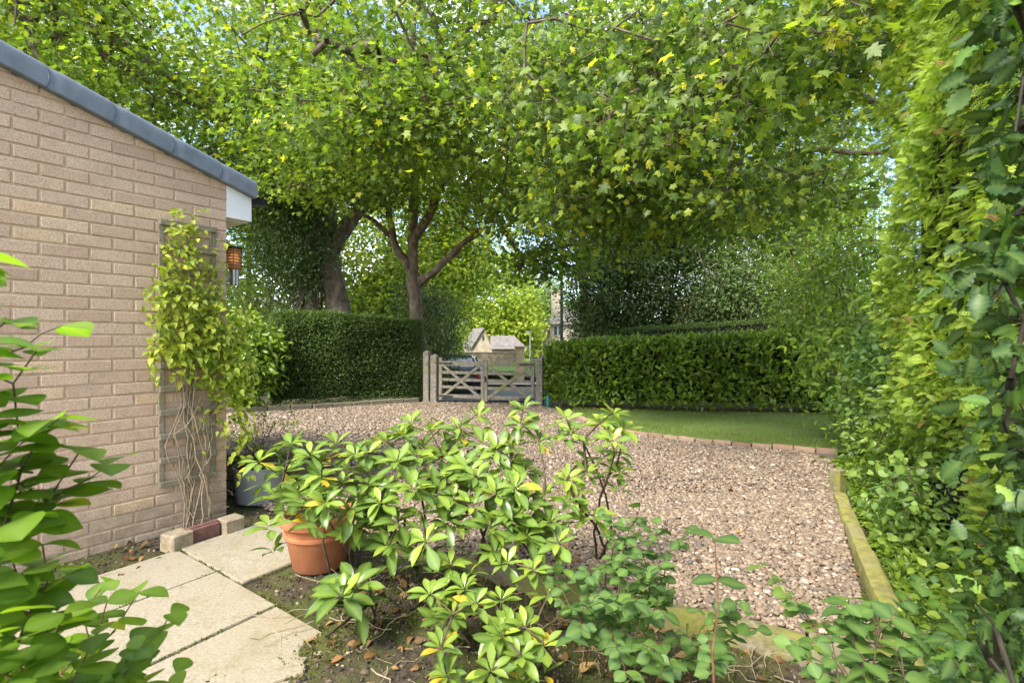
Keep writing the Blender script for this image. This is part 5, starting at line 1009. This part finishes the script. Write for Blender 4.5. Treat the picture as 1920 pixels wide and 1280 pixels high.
leaves('leaf_litter', OVATE, P, D, np.array([0, 0, 1.])+rnd(n, .3), R.uniform(.02, .065, n), R.uniform(0, 1, n), L_LITTER); tag(bpy.data.objects['leaf_litter'], 'scattered dead brown leaves on the soil and gravel', 'leaf litter', kind='stuff')
pth = []
for _ in range(150):
    x = R.uniform(-1.0, 1.6); y = R.uniform(1.6, 2.9)
    if inpoly(np.array([x]), np.array([y]), GRAV)[0]: continue
    p = np.array([x, y, float(bed_z(x, y))+.006+R.uniform(0, .04)]); a = R.uniform(0, 6.28); L = R.uniform(.06, .35); pth.append((bend(p, p+np.array([math.cos(a)*L, math.sin(a)*L, R.uniform(-.0, .05)]), 6, jit=.04), R.uniform(.001, .003), 4))
tag(tube_obj('fallen_twigs', pth, TWIGP), 'thin dry twigs lying on the mossy bed', 'twigs', kind='stuff')
n = 26000; x = R.uniform(-1.2, 1.8, n); y = R.uniform(1.3, 2.95, n); P = np.c_[x, y, bed_z(x, y)+.0]; k = (~inpoly(x, y, GRAV)) & (vnoise(P, 3.1, 5) > -.08); P = P[k]; n = len(P)
leaves('moss', SMALL, P, rnd(n)+np.array([0, 0, 1.]), rnd(n), R.uniform(.008, .02, n), R.uniform(0, 1, n), leaf_mat('moss_tuft', [(0, (.05, .06, .01)), (.6, (.11, .13, .015)), (1, (.2, .2, .03))], trans=.2, vein=0)); tag(bpy.data.objects['moss'], 'soft yellow green moss over the bare soil of the bed', 'moss', kind='stuff')
# crumbs of soil, bark and grit over the bare ground; moss in the slab joints
n = 26000; x = R.uniform(-3.4, 1.9, n); y = R.uniform(1.2, 4.0, n); dW = (x-CX)*nv[0]+(y-CY)*nv[1]; a = (x-J0[0])*e1[0]+(y-J0[1])*e1[1]; b_ = (x-J0[0])*e2[0]+(y-J0[1])*e2[1]
off_slab = (a < -.02) | ((b_ < -.63) & (a > -.1)) | ((a > .78) & (b_ < 0)) | (a > 1.5+.1*np.sin(b_*9))
k = (~inpoly(x, y, GRAV)) & off_slab & (dW > .01); x, y = x[k], y[k]; n = len(x); sz = np.exp(R.normal(-5.5, .45, n))
z = bed_z(x, y); z = np.where((x < -1.88), soil_z(x, y), z)
V = IV0[None]*sz[:, None, None]*R.uniform(.4, 1.6, (n, 1, 3)); V = V*(1+R.normal(0, .15, (n, 12, 1)))+np.stack([x, y, z+.002], -1)[:, None]
m, t, b, o_ = mat_new('soil_crumb'); t.links.new(ramp(t, [(0, (.02, .015, .01)), (.6, (.07, .05, .033)), (.85, (.15, .11, .07)), (1, (.32, .25, .17))], attr(t, 'tint')), b.inputs['Base Color']); b.inputs['Roughness'].default_value = .95
g = tri_mesh('soil_crumbs', V.reshape(-1, 3), (IT0[None]+(np.arange(n)*12)[:, None, None]).reshape(-1, 3), m, None, {'tint': np.repeat(R.uniform(0, 1, n), 12)}, smooth=False); tag(g, 'crumbly dark soil, bark and grit over the bare bed', 'soil', kind='stuff')
Q = []
for (o_, d_, L) in ((J0, e1, 1.7), (J0-e2*.62, e1, .8), (J0, -e2, .62), (J0+e1*.5, e2, 1.8), (J0+e1*1.1, e2, 1.8), (J0+e1*.76-e2*.62, e2, .62), (J0+e2*.9, e1, 1.6), (J0+e1*1.72, e2, 1.5), (J0, e2, 1.8)):
    m_ = int(L*420); t_ = R.uniform(0, L, m_); t_ = t_[np.sin(t_*11+L*5)+.7*np.sin(t_*27) > -.3]; q_ = o_+d_*t_[:, None]+R.normal(0, .006, (len(t_), 2)); Q.append(np.c_[q_, np.full(len(t_), -.004)])
Q = np.concatenate(Q); n = len(Q)
leaves('joint_moss', SMALL, Q, rnd(n)+np.array([0, 0, 1.]), rnd(n), R.uniform(.006, .016, n), R.uniform(0, 1, n), bpy.data.materials['moss_tuft']); tag(bpy.data.objects['joint_moss'], 'yellow green moss growing in the joints between the pale slabs', 'moss', kind='stuff')
